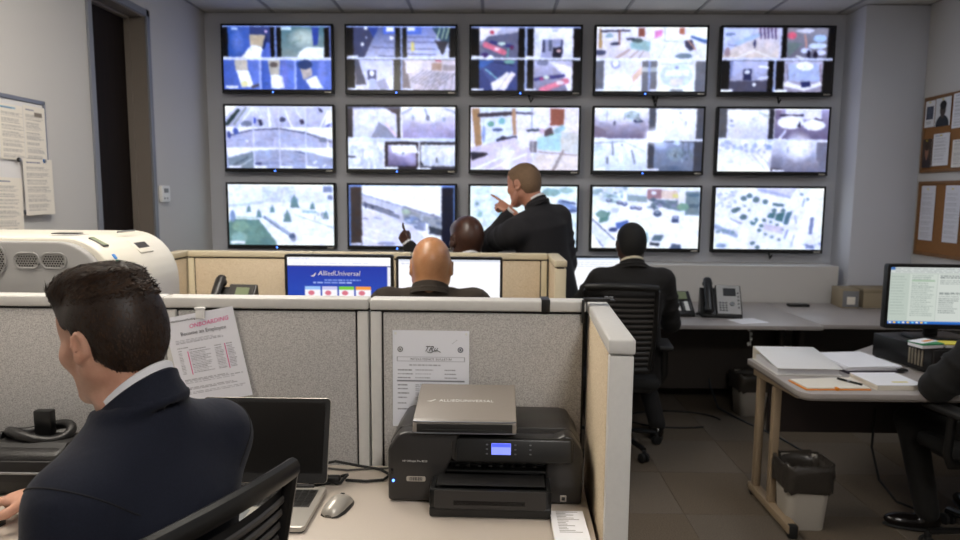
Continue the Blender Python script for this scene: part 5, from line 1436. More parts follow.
p = cv(45, 68, 770, 482, (238, 242, 252))
p.grad(45, 68, 770, 482, (232, 238, 246), (248, 249, 255)).speck(48, 75, 270, 170, 46, 20, 12, [(150, 186, 186), (206, 222, 230), (120, 156, 166), (236, 244, 248)], .75).rect(250, 95, 275, 165, (246, 248, 252)).rect(412, 82, 510, 145, (178, 130, 138)).rect(510, 90, 620, 145, (230, 206, 186)).ell(455, 106, 18, 12, (236, 240, 246)).rect(585, 112, 622, 138, (226, 220, 130)).poly([(280, 120), (410, 130), (415, 170), (280, 160)], (150, 176, 180)).poly([(415, 145), (640, 160), (640, 230), (480, 190)], (106, 130, 150)).speck(420, 150, 640, 215, 24, 14, 10, [(80, 106, 130), (130, 160, 166), (150, 150, 190)], .7).rect(622, 92, 672, 180, (236, 236, 232)).rect(672, 95, 768, 255, (120, 146, 156)).rect(680, 110, 765, 128, (90, 120, 140)).rect(690, 180, 765, 205, (84, 112, 130)).ell(655, 200, 40, 26, (130, 176, 146))
p.poly([(250, 190), (640, 255), (770, 280), (770, 482), (400, 482), (420, 380), (380, 300), (220, 240)], (244, 245, 253))
p.poly([(100, 240), (170, 235), (150, 300), (90, 310)], (96, 150, 136)).ell(110, 250, 40, 26, (120, 166, 156)).ell(200, 225, 28, 20, (206, 216, 236))
for x, y, c in ((230, 175, (90, 96, 130)), (262, 182, (84, 96, 150)), (320, 205, (90, 100, 150)), (360, 212, (96, 100, 140)), (155, 160, (100, 120, 150))):
    p.ell(x, y, 22, 13, c).ell(x, y - 5, 12, 5, (200, 210, 230))
p.ell(487, 244, 28, 22, (78, 96, 126)).ell(485, 236, 16, 8, (150, 170, 196)).poly([(585, 262), (632, 262), (630, 304), (584, 304)], (70, 86, 126)).rect(592, 265, 626, 280, (160, 176, 206)).poly([(205, 310), (290, 290), (300, 350), (215, 350)], (76, 110, 190)).ell(190, 355, 30, 16, (60, 80, 140)).line(45, 285, 200, 420, 10, (110, 124, 150)).line(45, 360, 130, 480, 8, (120, 136, 160)).poly([(45, 300), (190, 430), (140, 478), (45, 370)], (226, 232, 246))
p.poly([(440, 430), (470, 385), (535, 390), (545, 482), (420, 482)], (236, 240, 244)).poly([(460, 400), (475, 385), (532, 390), (515, 432), (450, 425)], (92, 120, 136)).poly([(440, 436), (506, 446), (504, 462), (440, 455)], (40, 50, 66)).poly([(590, 448), (650, 450), (655, 482), (575, 482)], (80, 100, 130)).ell(415, 410, 14, 40, (150, 190, 180)).blur(2)
P_[3, 2] = ('display of a car park with parked cars, directly behind the head of the seated man', p)

p = cv(78, 92, 668, 425, (238, 240, 252))
p.grad(78, 92, 668, 425, (240, 242, 253), (232, 236, 250)).poly([(300, 95), (520, 95), (480, 150), (320, 115)], (206, 206, 236)).line(310, 100, 480, 140, 12, (170, 180, 210)).poly([(600, 95), (668, 95), (560, 425), (510, 425)], (250, 251, 255)).line(80, 190, 190, 110, 16, (206, 212, 232)).speck(85, 110, 190, 200, 20, 8, 8, [(160, 180, 200), (190, 200, 226)], .7)
for x, y, r in ((232, 150, 17), (262, 135, 16), (300, 155, 19), (350, 165, 17), (185, 215, 18), (205, 205, 14), (235, 250, 20), (265, 212, 9), (240, 190, 9), (350, 265, 11), (385, 275, 10), (420, 290, 11), (450, 315, 11), (325, 320, 11), (360, 340, 10), (395, 355, 10), (435, 370, 10), (335, 295, 11), (292, 390, 14), (320, 412, 14), (580, 150, 10), (545, 125, 10), (400, 212, 14), (450, 212, 14)):
    p.ell(x, y, r, r * .8, (70, 110, 120) if r > 10 else (110, 140, 150), .85)
p.poly([(388, 170), (455, 180), (450, 192), (392, 188)], (80, 120, 136)).poly([(375, 225), (412, 222), (400, 255), (362, 250)], (78, 130, 140)).poly([(415, 228), (460, 222), (450, 275), (405, 262)], (70, 126, 136)).poly([(468, 225), (500, 212), (480, 290), (455, 285)], (80, 126, 150)).poly([(270, 275), (305, 250), (318, 262), (300, 292), (280, 290)], (90, 140, 150)).ell(292, 268, 8, 8, (236, 240, 250)).line(165, 258, 225, 285, 8, (150, 160, 190)).poly([(350, 285), (460, 300), (450, 340), (350, 315)], (206, 196, 214), .8).ell(245, 345, 34, 34, (246, 247, 255))
p.line(85, 300, 200, 350, 24, (160, 180, 206)).line(80, 330, 260, 420, 14, (250, 251, 255)).speck(90, 305, 190, 350, 12, 10, 7, [(110, 150, 160), (130, 150, 190)], .7).line(480, 320, 465, 360, 10, (140, 150, 190)).poly([(600, 250), (620, 245), (615, 340), (595, 340)], (120, 136, 180)).line(515, 240, 525, 280, 8, (170, 180, 206)).line(580, 370, 660, 390, 18, (226, 230, 246)).speck(580, 380, 665, 420, 8, 10, 8, [(110, 130, 180), (170, 186, 214)], .8).line(560, 150, 555, 190, 9, (160, 176, 190)).line(515, 345, 505, 400, 7, (160, 176, 206)).ell(120, 405, 30, 12, (120, 150, 180), .8).blur(2)
P_[4, 2] = ('display of an aerial view with green courtyard roofs, lowest row by the column', p)

TVW, TVH = .93, .5625
TX0, TZ0 = -2.2504, 2.9611
def display(i, j):
    lb, pic = P_[i, j]
    x, z = TX0 + i * 1.0268 + TVW / 2, TZ0 - j * .6476 - TVH / 2
    t = thing('wall_display', lb, 'display', (x, 5.664, z), 0, 'security displays on the wall')
    bx, bt, bb = .018, .018, .034
    B().prism(rrect(TVW, TVH, .008, 3), .004, .05, 'y', .004, 1).obj('housing', M_black, t)
    B().box((-TVW * .3, .05, -TVH * .3), (TVW * .3, .0855, TVH * .3), .004).obj('wall_mount', M_blackmat, t)
    pic.camera_look(seed=i + 5 * j)
    link('screen', pic.mesh('screen', TVW - 2 * bx, TVH - bt - bb), M_screen, t, (0, .0025, (bb - bt) / 2))
    b = B()
    b.box((-TVW / 2, -.001, TVH / 2 - bt), (TVW / 2, .012, TVH / 2), .003, 1).box((-TVW / 2, -.003, -TVH / 2), (TVW / 2, .012, -TVH / 2 + bb), .003, 1)
    b.box((-TVW / 2, -.001, -TVH / 2), (-TVW / 2 + bx, .012, TVH / 2), .003, 1).box((TVW / 2 - bx, -.001, -TVH / 2), (TVW / 2, .012, TVH / 2), .003, 1)
    b.obj('bezel', M_black, t)
    B().box((TVW / 2 - .075, -.0042, -TVH / 2 + .007), (TVW / 2 - .022, -.0028, -TVH / 2 + .019), .0005).obj('maker_tag', M_silver, t)
    if (i, j) not in ((4, 0), (2, 1), (4, 1), (2, 2), (4, 2)):
        B().ball((-.04, -.003, -TVH / 2 + .012), .0058, 8).obj('power_light', M_led, t)
    if (i, j) in ((3, 0), (2, 0), (4, 2), (4, 0)):
        c = B()
        c.tube([(.03, .05, -TVH / 2 + .05), (.035, .03, -TVH / 2 - .02), (.05, .05, -TVH / 2 - .05), (.07, .06, -TVH / 2 - .02)], .007, 6)
        if (i, j) == (3, 0):
            c.tube([(.05, .06, -TVH / 2 + .02), (.06, .062, -TVH / 2 - .09)], .006, 6).tube([(.08, .06, -TVH / 2 + .02), (.065, .062, -TVH / 2 - .09)], .006, 6)
        c.obj('cable', M_black, t)
for j in range(3):
    for i in range(5):
        display(i, j)
# ---------------------------------------------------------------- people: one continuous surface each, grown from a distance field
def V3(*a): return np.array(a, np.float32)
def unit(v):
    v = np.asarray(v, np.float32)
    return v / np.linalg.norm(v)
class Field:
    def __init__(s, h):
        s.h, s.pr = h, []
    def add(s, lo, hi, fn, k=.02, op='u'):
        s.pr.append((np.minimum(lo, hi) - k - 3 * s.h, np.maximum(lo, hi) + k + 3 * s.h, fn, k, op))
        return s
    def cap(s, a, b, ra, rb=None, k=.02, op='u'):
        a, b = np.asarray(a, np.float32), np.asarray(b, np.float32)
        rb = ra if rb is None else rb
        ba = b - a
        bb = float(ba @ ba) + 1e-9
        def fn(p):
            t = np.clip(((p - a) @ ba) / bb, 0, 1)
            return np.sqrt(((p - a - t[..., None] * ba) ** 2).sum(-1)) - (ra + (rb - ra) * t)
        r = max(ra, rb)
        return s.add(np.minimum(a, b) - r, np.maximum(a, b) + r, fn, k, op)
    def ell(s, c, r, Rm=None, k=.02, op='u'):
        c, r = np.asarray(c, np.float32), np.asarray(r, np.float32)
        Rm = np.eye(3, dtype=np.float32) if Rm is None else np.asarray(Rm, np.float32)
        def fn(p):
            q = (p - c) @ Rm
            k0 = np.sqrt(((q / r) ** 2).sum(-1))
            k1 = np.sqrt(((q / (r * r)) ** 2).sum(-1)) + 1e-9
            return k0 * (k0 - 1) / k1
        m = np.abs(Rm) @ r
        return s.add(c - m, c + m, fn, k, op)
    def plane(s, p0, n, op='i', k=.004, lo=None, hi=None):
        """Keep what lies on the side the normal points away from."""
        p0, n = np.asarray(p0, np.float32), unit(n)
        s.pr.append((lo, hi, lambda p: (p - p0) @ n, k, op))
        return s
    def loft(s, cs, X, secs, k=.03, caps=True):
        """Elliptical sections along a polyline of centres; secs: (rx, ry) per centre; X: sideways axis."""
        cs = np.asarray(cs, np.float32)
        A = cs[-1] - cs[0]
        L = float(np.linalg.norm(A)); A = A / L
        X = unit(X - (X @ A) * A)
        Y = np.cross(A, X)
        ts = ((cs - cs[0]) @ A)
        rx = np.array([q[0] for q in secs], np.float32); ry = np.array([q[1] for q in secs], np.float32)
        off = cs - cs[0] - ts[:, None] * A
        ox, oy = off @ X, off @ Y
        def fn(p):
            q = p - cs[0]
            t = q @ A
            x = q @ X - np.interp(t, ts, ox); y = q @ Y - np.interp(t, ts, oy)
            a, b = np.interp(t, ts, rx), np.interp(t, ts, ry)
            k0 = np.sqrt((x / a) ** 2 + (y / b) ** 2)
            k1 = np.sqrt((x / a ** 2) ** 2 + (y / b ** 2) ** 2) + 1e-9
            d = k0 * (k0 - 1) / k1
            return np.maximum(d, np.maximum(t - ts[-1], ts[0] - t)).astype(np.float32)
        R_ = max(rx.max(), ry.max())
        return s.add(cs.min(0) - R_, cs.max(0) + R_, fn, k)
    def build(s, disp=None):
        h = s.h
        us = [q for q in s.pr if q[4] == 'u']
        lo = np.min([q[0] for q in us], 0) - 2 * h
        hi = np.max([q[1] for q in us], 0) + 2 * h
        n = np.ceil((hi - lo) / h).astype(int) + 1
        D = np.full(n, 1., np.float32)
        ax = [lo[i] + h * np.arange(n[i]) for i in range(3)]
        for l, u, fn, k, op in s.pr:
            if l is None: l, u = lo, hi
            i0 = np.clip(np.floor((l - lo) / h).astype(int), 0, n)
            i1 = np.clip(np.ceil((u - lo) / h).astype(int) + 1, 0, n)
            if (i1 <= i0).any(): continue
            g = np.stack(np.meshgrid(*[ax[i][i0[i]:i1[i]] for i in range(3)], indexing='ij'), -1).astype(np.float32)
            d = fn(g)
            sl = tuple(slice(a, b) for a, b in zip(i0, i1))
            v = D[sl]
            if op == 'u':
                m = np.maximum(k - np.abs(v - d), 0)
                D[sl] = np.minimum(v, d) - m * m / (4 * k)
            else:
                if op == 's': d = -d
                m = np.maximum(k - np.abs(v - d), 0)
                D[sl] = np.maximum(v, d) + m * m / (4 * k)
        return nets(D, lo, h)
def nets(D, lo, h):
    ins = D < 0
    n = np.array(D.shape)
    cnt = np.zeros(n - 1, np.int8)
    for c in np.ndindex(2, 2, 2):
        cnt += ins[c[0]:n[0] - 1 + c[0], c[1]:n[1] - 1 + c[1], c[2]:n[2] - 1 + c[2]]
    act = np.argwhere((cnt > 0) & (cnt < 8))
    idx = np.full(n - 1, -1, np.int64)
    idx[tuple(act.T)] = np.arange(len(act))
    cor = {c: D[tuple((act + c).T)] for c in np.ndindex(2, 2, 2)}
    acc = np.zeros((len(act), 3)); num = np.zeros(len(act))
    for axis in range(3):
        for c in np.ndindex(2, 2, 2):
            if c[axis]: continue
            e = list(c); e[axis] = 1
            a, b = cor[c], cor[tuple(e)]
            m = (a < 0) != (b < 0)
            t = np.where(m, a / np.where(m, a - b, 1), 0)
            p = np.repeat(np.array(c, float)[None], len(act), 0); p[:, axis] += t
            acc[m] += p[m]; num[m] += 1
    vs = lo + h * (act + acc / num[:, None])
    quads = []
    for axis in range(3):
        b, c = (axis + 1) % 3, (axis + 2) % 3
        sl0 = [slice(None)] * 3; sl1 = [slice(None)] * 3
        sl0[axis] = slice(0, -1); sl1[axis] = slice(1, None)
        A, Bb = ins[tuple(sl0)], ins[tuple(sl1)]
        e = np.argwhere(A != Bb)
        e = e[(e[:, b] > 0) & (e[:, c] > 0) & (e[:, b] < n[b] - 1) & (e[:, c] < n[c] - 1)]
        inside = A[tuple(e.T)]
        db = np.zeros(3, int); dc = np.zeros(3, int); db[b] = 1; dc[c] = 1
        q = np.stack([idx[tuple((e - db - dc).T)], idx[tuple((e - dc).T)], idx[tuple(e.T)], idx[tuple((e - db).T)]], 1)
        q[~inside] = q[~inside][:, ::-1]
        quads.append(q)
    return vs, np.concatenate(quads)
def field_obj(name, F, m, parent, origin, relax=1):
    vs, q = F.build()
    if relax:                                   # one gentle smoothing pass
        for _ in range(relax):
            acc = np.zeros_like(vs); num = np.zeros(len(vs))
            for a, b in ((0, 1), (1, 2), (2, 3), (3, 0)):
                np.add.at(acc, q[:, a], vs[q[:, b]]); np.add.at(num, q[:, a], 1)
                np.add.at(acc, q[:, b], vs[q[:, a]]); np.add.at(num, q[:, b], 1)
            vs = vs * .5 + .5 * acc / np.maximum(num, 1)[:, None]
    me = bpy.data.meshes.new(name)
    me.from_pydata((vs - np.asarray(origin)).tolist(), [], q.tolist())
    return link(name, me, m, parent, smooth=180)

def ik(a, b, l1, l2, hint):
    a, b, hint = (np.asarray(v, np.float32) for v in (a, b, hint))
    d = np.linalg.norm(b - a)
    if d > (l1 + l2) * .995:
        s_ = d / ((l1 + l2) * .995); l1 *= s_; l2 *= s_
    x = (l1 * l1 - l2 * l2 + d * d) / (2 * d)
    y = math.sqrt(max(l1 * l1 - x * x, 0))
    u = (b - a) / d
    hv = hint - a
    hv = hv - (hv @ u) * u
    return a + u * x + unit(hv) * y
def hand(F, w, f, nrm, th, curls, thumb=(.55, .75, .35), sc=1., k=.008):
    """w wrist, f towards the fingers, nrm out of the palm, th towards the thumb; curls: per finger three joint bends in degrees."""
    w = np.asarray(w, np.float32)
    f = unit(f); nrm = unit(np.asarray(nrm, np.float32) - (np.dot(nrm, f)) * f)
    t0 = unit(np.cross(f, nrm)); th = t0 if np.dot(t0, th) > 0 else -t0
    R_ = np.stack([th, f, nrm], 1)
    F.cap(w - f * .03, w + f * .012, .027 * sc, .026 * sc, .015)
    F.ell(w + f * .052 * sc, (.040 * sc, .055 * sc, .0155 * sc), R_, .012)
    offs = (.030, .0105, -.0095, -.0285)
    base = (.092, .096, .091, .083)
    segs = ((.044, .026, .021), (.048, .030, .022), (.044, .028, .021), (.034, .021, .018))
    rad = (.0092, .0094, .0089, .008)
    for i in range(4):
        p = w + (th * offs[i] + f * base[i]) * sc
        F.cap(w + (th * offs[i] * .6 + f * .03) * sc, p, .011 * sc, .0108 * sc, .012)
        d = unit(f + th * (.06 - .05 * i))
        ang = 0
        for j in range(3):
            ang += math.radians(curls[i][j])
            dd = d * math.cos(ang) + nrm * math.sin(ang)
            e = p + dd * segs[i][j] * sc
            F.cap(p, e, rad[i] * sc * (1 - .06 * j), rad[i] * sc * (.94 - .09 * j), k * .7)
            p = e
    p = w + (f * .022 + th * .026) * sc
    d = unit(f * thumb[0] + th * thumb[1] + nrm * thumb[2])
    for j, (L, r) in enumerate(((.043, .0135), (.034, .0105), (.027, .0095))):
        e = p + d * L * sc
        F.cap(p, e, r * sc, r * .9 * sc, .009)
        p = e
        d = unit(d * .92 + f * .25 - th * .12 * j)
RELAXED = [(18, 22, 15), (20, 25, 18), (24, 28, 20), (28, 30, 22)]
MOUSE = [(12, 28, 22), (14, 28, 22), (16, 32, 26), (20, 34, 26)]
POINT = [(2, 6, 4), (62, 85, 55), (68, 88, 55), (72, 88, 55)]
FIST = [(40, 50, 30), (70, 85, 50), (74, 88, 50), (78, 88, 50)]

def rot(heading, pitch=0., roll=0.):
    """Columns: right, forward, up of a head that looks along heading (from +Y towards -X), pitched down by pitch."""
    return np.array(Matrix.Rotation(heading, 3, 'Z') @ Matrix.Rotation(-pitch, 3, 'X') @ Matrix.Rotation(roll, 3, 'Y'), np.float32)

def head_prims(F, c, Rm, sc=1., jaw=1., ear=1.):
    c = np.asarray(c, np.float32)
    P = lambda x, y, z: c + Rm @ (V3(x, y, z) * sc)
    S = lambda *r: V3(*r) * sc
    F.ell(P(0, -.012, .034), S(.0775, .098, .088), Rm, .01)
    F.ell(P(0, -.045, .005), S(.068, .06, .07), Rm, .03)
    F.ell(P(0, .035, -.025), S(.061 * jaw, .058, .082), Rm, .03)
    for s in (-1, 1):
        F.cap(P(s * .056 * jaw, -.002, -.052), P(s * .018, .068, -.103), .021 * sc, .019 * sc, .03)
        F.ell(P(s * .043, .058, -.022), S(.024, .026, .024), Rm, .025)
    F.ell(P(0, .074, -.104), S(.024, .02, .018), Rm, .02)
    F.cap(P(-.03, .076, .024), P(.03, .076, .024), .0135 * sc, k=.02)
    F.ell(P(0, .05, .055), S(.06, .04, .045), Rm, .03)
    for s in (-1, 1):
        F.ell(P(s * .031, .098, .004), S(.016, .016, .011), Rm, .014, 's')
        F.ell(P(s * .031, .079, .004), S(.0145, .012, .012), Rm, .006)
    F.cap(P(0, .088, .016), P(0, .106, -.026), .008 * sc, .0115 * sc, .012)
    F.ell(P(0, .106, -.030), S(.012, .013, .010), Rm, .008)
    for s in (-1, 1):
        F.ell(P(s * .0125, .096, -.032), S(.008, .011, .008), Rm, .008)
    F.cap(P(-.02, .083, -.059), P(.02, .083, -.059), .0085 * sc, k=.008)
    F.cap(P(-.017, .083, -.071), P(.017, .083, -.071), .0088 * sc, k=.008)
    F.cap(P(-.025, .098, -.065), P(.025, .098, -.065), .0035 * sc, k=.004, op='s')
    for s in (-1, 1):
        Re = Rm @ np.array(Matrix.Rotation(s * -.30, 3, 'Z') @ Matrix.Rotation(-.16, 3, 'X'), np.float32)
        F.ell(P(s * .0845, -.012, -.002), S(.0085, .0205 * ear, .034 * ear), Re, .006)
        F.ell(P(s * .0895, -.010, .002), S(.0065, .0125 * ear, .0235 * ear), Re, .004, 's')
        F.ell(P(s * .085, -.004, .0), S(.005, .006, .008), Re, .005)
        F.ell(P(s * .083, -.004, -.028), S(.007, .009, .01), Re, .006)
def eyes_and_brows(t, c, Rm, origin, sc, browm):
    P = lambda x, y, z: Vector(np.asarray(c, np.float32) + Rm @ (V3(x, y, z) * sc) - np.asarray(origin, np.float32))
    for s in (-1, 1):
        e = B().ball(P(s * .031, .0815, .004), .0112 * sc, 8).obj('eye', M_eye, t, smooth=180)
        B().ball(P(s * .031, .0885, .004), .0056 * sc, 6).obj('iris', M_iris, e, smooth=180)
        B().tube([P(s * .016, .0905, .022), P(s * .032, .0885, .027), P(s * .048, .0765, .022)], [.0035 * sc, .0042 * sc, .002], 6).obj('eyebrow', browm, t)
def band(c, axis, fwd, r, h, thick, m, name, parent, origin, fa=1.0, gap=0., flare=0., N=40, tilt=0.):
    """Collar: an oval band standing round an axis; gap opens it at the front (radians each side)."""
    axis = Vector(unit(axis)); fwd = Vector(fwd); fwd = (fwd - fwd.dot(axis) * axis).normalized()
    side = fwd.cross(axis)
    c = Vector(np.asarray(c, float)) - Vector(np.asarray(origin, float))
    rings = []
    for k in range(N + 1):
        a = gap + (2 * math.pi - 2 * gap) * k / N
        d = fwd * math.cos(a) * fa + side * math.sin(a)
        lift = axis * (-tilt * math.cos(a))
        hh = h * (.75 + .25 * (1 - math.cos(a)) / 2)
        rings.append([c + d * (r + flare) + lift, c + d * (r + flare * .2) + axis * hh * .6 + lift, c + d * r + axis * hh + lift, c + d * (r - thick * .6) + axis * hh * 1.03 + lift, c + d * (r - thick) + axis * hh + lift, c + d * (r - thick) + lift])
    b = B()
    b.loft(rings, cap=True)
    return b.obj(name, m, parent, smooth=60)

M_eye = mat('eye_white', '#e8e4de', .2)
M_iris = mat('iris', '#2c2018', .15)
def skin(name, c, c2, rough=.5):
    m = mat(name, c, rough, coat=.12, noise=.05, nscale=25, bump=.12, bscale=420, col2=c2)
    b = m.node_tree.nodes['Principled BSDF']
    b.inputs['Subsurface Weight'].default_value = .12
    b.inputs['Subsurface Radius'].default_value = (.01, .004, .002)
    b.inputs['Subsurface Scale'].default_value = .6
    return m
def cloth(name, c, c2):
    return mat(name, c, .85, nscale=350, bump=1., bscale=17, col2=c2, spec=.25, sheen=.05)

def person(label, origin, head_c, head_R, neck, pelvis, shoulders, wrists, elbows, hands, hips, knees, ankles, toes, skin_m, suit_m, trouser_m, shoe_m, shirt_m,
           h=.0085, hair=None, head_sc=1., bulk=1., chest_off=(0, 0, 0), hair_m=None, group=None, collar=True, sleeve=1., tie=True, neck_w=0., tilt=.02, ear=1., collar_h=.047):
    """All joints in room coordinates. shoulders, wrists ...: (left, right)."""
    f = lambda v: np.asarray(v, np.float32)
    origin = f(origin); neck = f(neck); pelvis = f(pelvis); head_c = f(head_c)
    sh = [f(v) for v in shoulders]; wr = [f(v) for v in wrists]; hp = [f(v) for v in hips]; an = [f(v) for v in ankles]
    X = unit(sh[1] - sh[0])
    el = [ik(sh[i], wr[i], .305, .275, elbows[i]) for i in range(2)]
    kn = [ik(hp[i], an[i], .44, .43, knees[i]) for i in range(2)]
    A = neck - pelvis
    mid = pelvis + A * .45 + f(chest_off) * .6
    chest = pelvis + A * .72 + f(chest_off)
    shc = (sh[0] + sh[1]) / 2
    fwd = np.cross(unit(A), X)
    # ---- the body itself
    F = Field(h)
    head_prims(F, head_c, head_R, head_sc, 1., ear)
    hb = head_c + head_R @ (V3(0, -.022, -.045) * head_sc)
    F.cap(hb, neck + unit(A) * .0, (.055 + neck_w) * head_sc, (.058 + neck_w) * bulk, .035)
    F.cap(head_c + head_R @ (V3(0, .02, -.06) * head_sc), neck + fwd * .02, .036, .05, .03)
    cs = [pelvis - A * .05, pelvis + A * .1, mid, chest, pelvis + A * .88, neck - A * .01]
    F.loft(cs, X, [(.12, .08), (.145 * bulk, .095), (.135 * bulk, .085), (.155 * bulk, .095), (.12, .07), (.05, .05)], .04)
    for i in range(2):
        F.cap(neck - unit(A) * .05, sh[i] - unit(A) * .012, .026, .036, .03)
        F.cap(sh[i], el[i], .045, .038, .03)
        F.cap(el[i], wr[i] - unit(wr[i] - el[i]) * .02, .038, .026, .02)
        F.cap(pelvis + (hp[i] - pelvis) * .3, hp[i], .075, .075, .05)
        F.cap(hp[i], kn[i], .07, .05, .04)
        F.cap(kn[i], an[i], .048, .034, .03)
        F.cap(an[i] + V3(0, 0, -.045), an[i] + f(toes[i]) * .10 + V3(0, 0, -.056), .022, .018, .01)
        hnd = hands[i]
        hand(F, wr[i], hnd[0], hnd[1], hnd[2], hnd[3], hnd[4] if len(hnd) > 4 else (.55, .75, .35))
    vs, q = F.build()
    me = bpy.data.meshes.new('person')
    me.from_pydata((vs - origin).tolist(), [], q.tolist())
    t = link('person', me, skin_m, None, tuple(float(v) for v in origin), smooth=180)
    tag(t, label, 'person', group)
    # ---- jacket
    J = Field(max(h, .0095))
    cs = [pelvis - A * .16, pelvis + A * .05, mid, chest, pelvis + A * .86, neck - A * .03]
    J.loft(cs, X, [(.188 * bulk, .145 * bulk), (.182 * bulk, .135 * bulk), (.170 * bulk, .12 * bulk), (.195 * bulk, .128 * bulk), (.172 * bulk, .098 * bulk), (.072, .066)], .05)
    for i in range(2):
        J.cap(neck - unit(A) * .045, sh[i] + (neck - sh[i]) * .12, .05, .062 * bulk, .06)
        J.cap(sh[i], el[i], .066 * bulk * sleeve, .056 * sleeve, .045)
        J.cap(el[i], wr[i] - unit(wr[i] - el[i]) * .022, .056 * sleeve, .041 * sleeve, .03)
        dn = unit(wr[i] - el[i])
        # folds across the sleeve
        for fr_, am in ((.35, .006), (.6, .005), (.85, .006)):
            pp = sh[i] + (el[i] - sh[i]) * fr_
            J.ell(pp, (.062 * bulk * sleeve + am, .062 * bulk * sleeve + am, .012), np.array(Vector((0, 0, 1)).rotation_difference(Vector(unit(el[i] - sh[i] + V3(.3, .2, .1) * (fr_ - .5)))).to_matrix(), np.float32), .02)
        J.plane(wr[i] + dn * .012, dn, 'i', .004, wr[i] - .09, wr[i] + .09)
    # collar roll of the jacket, then the neck hole
    na = unit(unit(A) * .8 + (head_c - neck) / np.linalg.norm(head_c - neck) * .2)
    for k_ in range(20):
        a0, a1 = 2 * math.pi * k_ / 20, 2 * math.pi * (k_ + 1) / 20
        pt = lambda a: neck + na * (-.008 - .020 * math.cos(a)) + (fwd * math.cos(a) * .078 + np.cross(fwd, na) * math.sin(a) * .074) * (.96 + .04 * bulk) - fwd * .006
        if math.cos((a0 + a1) / 2) > .72: continue
        J.cap(pt(a0), pt(a1), .0095, k=.014)
    J.cap(neck - na * .05 + fwd * .02, neck + na * .14, .058 + neck_w, .062 + neck_w, .008, 's')
    # opening with lapels at the front
    J.cap(neck + fwd * .12 - unit(A) * .02, chest + fwd * .19 - unit(A) * .04, .05, .012, .012, 's')
    jo = field_obj('jacket', J, suit_m, t, origin, 1)
    co = np.empty(len(jo.data.vertices) * 3, np.float32); jo.data.vertices.foreach_get('co', co)
    co = co.reshape(-1, 3) + origin
    for i in range(2):                          # the seam where the sleeve is set in
        ax = unit(unit(el[i] - sh[i]) * .4 + unit(sh[i] - neck))
        p0 = sh[i] - unit(sh[i] - neck) * .012
        q = co - p0
        d = q @ ax
        e1 = unit(np.cross(ax, V3(.3, .2, 1))); e2 = np.cross(ax, e1)
        m_ = (np.abs(d) < .007) & (np.linalg.norm(q, axis=1) < .135)
        ang = np.arctan2(q @ e2, q @ e1); rad = np.hypot(q @ e1, q @ e2)
        pts = []
        for b_ in range(30):
            a0 = -math.pi + 2 * math.pi * b_ / 30
            w_ = m_ & (ang >= a0) & (ang < a0 + 2 * math.pi / 30)
            if w_.sum() > 1:
                r_, a_ = float(np.median(rad[w_])), a0 + math.pi / 30
                pts.append(p0 + (e1 * math.cos(a_) + e2 * math.sin(a_)) * (r_ + .0002) - origin)
        if len(pts) > 20:
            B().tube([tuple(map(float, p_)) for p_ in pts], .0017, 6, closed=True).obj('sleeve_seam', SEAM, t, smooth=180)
    band(neck + na * -.030, na, fwd, .0725 + neck_w, .047, .007, suit_m, 'jacket_collar', t, origin, 1.04, .75, .016, tilt=tilt)
    # shirt: collar, front, cuffs
    if collar:
        band(neck + na * -.016, na, fwd, .0655 + neck_w, collar_h, .006, shirt_m, 'shirt_collar', t, origin, 1.04, .12, .006, tilt=tilt)
    S_ = Field(.01)
    S_.loft([pelvis + A * .3, mid, chest, neck - A * .02], X, [(.10, .088 * bulk), (.12, .095 * bulk), (.12, .098 * bulk), (.055, .055)], .03)
    field_obj('shirt', S_, shirt_m, t, origin, 1)
    for i in range(2):
        dn = unit(wr[i] - el[i])
        B().cyl(Vector(wr[i] - dn * .02 - origin), Vector(wr[i] + dn * .020 - origin), .0345, .0335, 24).obj('shirt_cuff', shirt_m, t)
    if tie:
        T = B()
        p0 = Vector(neck + fwd * .066 - unit(A) * .012 - origin); p1 = Vector(chest + fwd * .108 * bulk - origin); p2 = Vector(mid + fwd * .105 * bulk - origin)
        T.tube([p0, p1, p2], 0, 8, flat=(.022, .008, tuple(unit(A))))
        T.ball(p0, .016, 8, (1, .8, 1.1))
        T.obj('necktie', M_tie, t)
    # ---- trousers
    Tr = Field(.012)
    Tr.ell(pelvis + V3(0, 0, -.01), (.165 * bulk, .135 * bulk, .11), np.stack([X, unit(np.cross(V3(0, 0, 1), X)), V3(0, 0, 1)], 1), .03)
    for i in range(2):
        Tr.cap(hp[i], kn[i], .088 * bulk, .066, .05)
        Tr.cap(kn[i], an[i] + V3(0, 0, .0), .066, .053, .03)
        Tr.plane(an[i] + V3(0, 0, -.05), (0, 0, -1), 'i', .006, an[i] - .12, an[i] + .12)
    field_obj('trousers', Tr, trouser_m, t, origin, 1)
    # ---- shoes
    for i in range(2):
        d = unit(f(toes[i]) * V3(1, 1, 0)); sd = np.cross(d, V3(0, 0, 1))
        R_ = np.stack([sd, d, V3(0, 0, 1)], 1)
        a0 = an[i] * V3(1, 1, 0)
        G = Field(.009)
        G.ell(a0 + d * -.01 + V3(0, 0, .05), (.036, .055, .05), R_, .02)
        G.ell(a0 + d * .09 + V3(0, 0, .038), (.043, .095, .036), R_, .03)
        G.cap(a0 + d * -.01 + V3(0, 0, .04), a0 + d * .0 + V3(0, 0, .10), .036, .04, .02)
        G.plane(a0 + V3(0, 0, .016), (0, 0, -1), 'i', .004)
        sh_ = field_obj('shoe', G, shoe_m, t, origin, 1)
        Q = Field(.009)
        Q.ell(a0 + d * .045 + V3(0, 0, .016), (.046, .148, .022), R_, .01)
        Q.plane(a0 + V3(0, 0, .001), (0, 0, -1), 'i', .003); Q.plane(a0 + V3(0, 0, .019), (0, 0, 1), 'i', .003)
        field_obj('sole', Q, M_rubber, sh_, origin, 0)
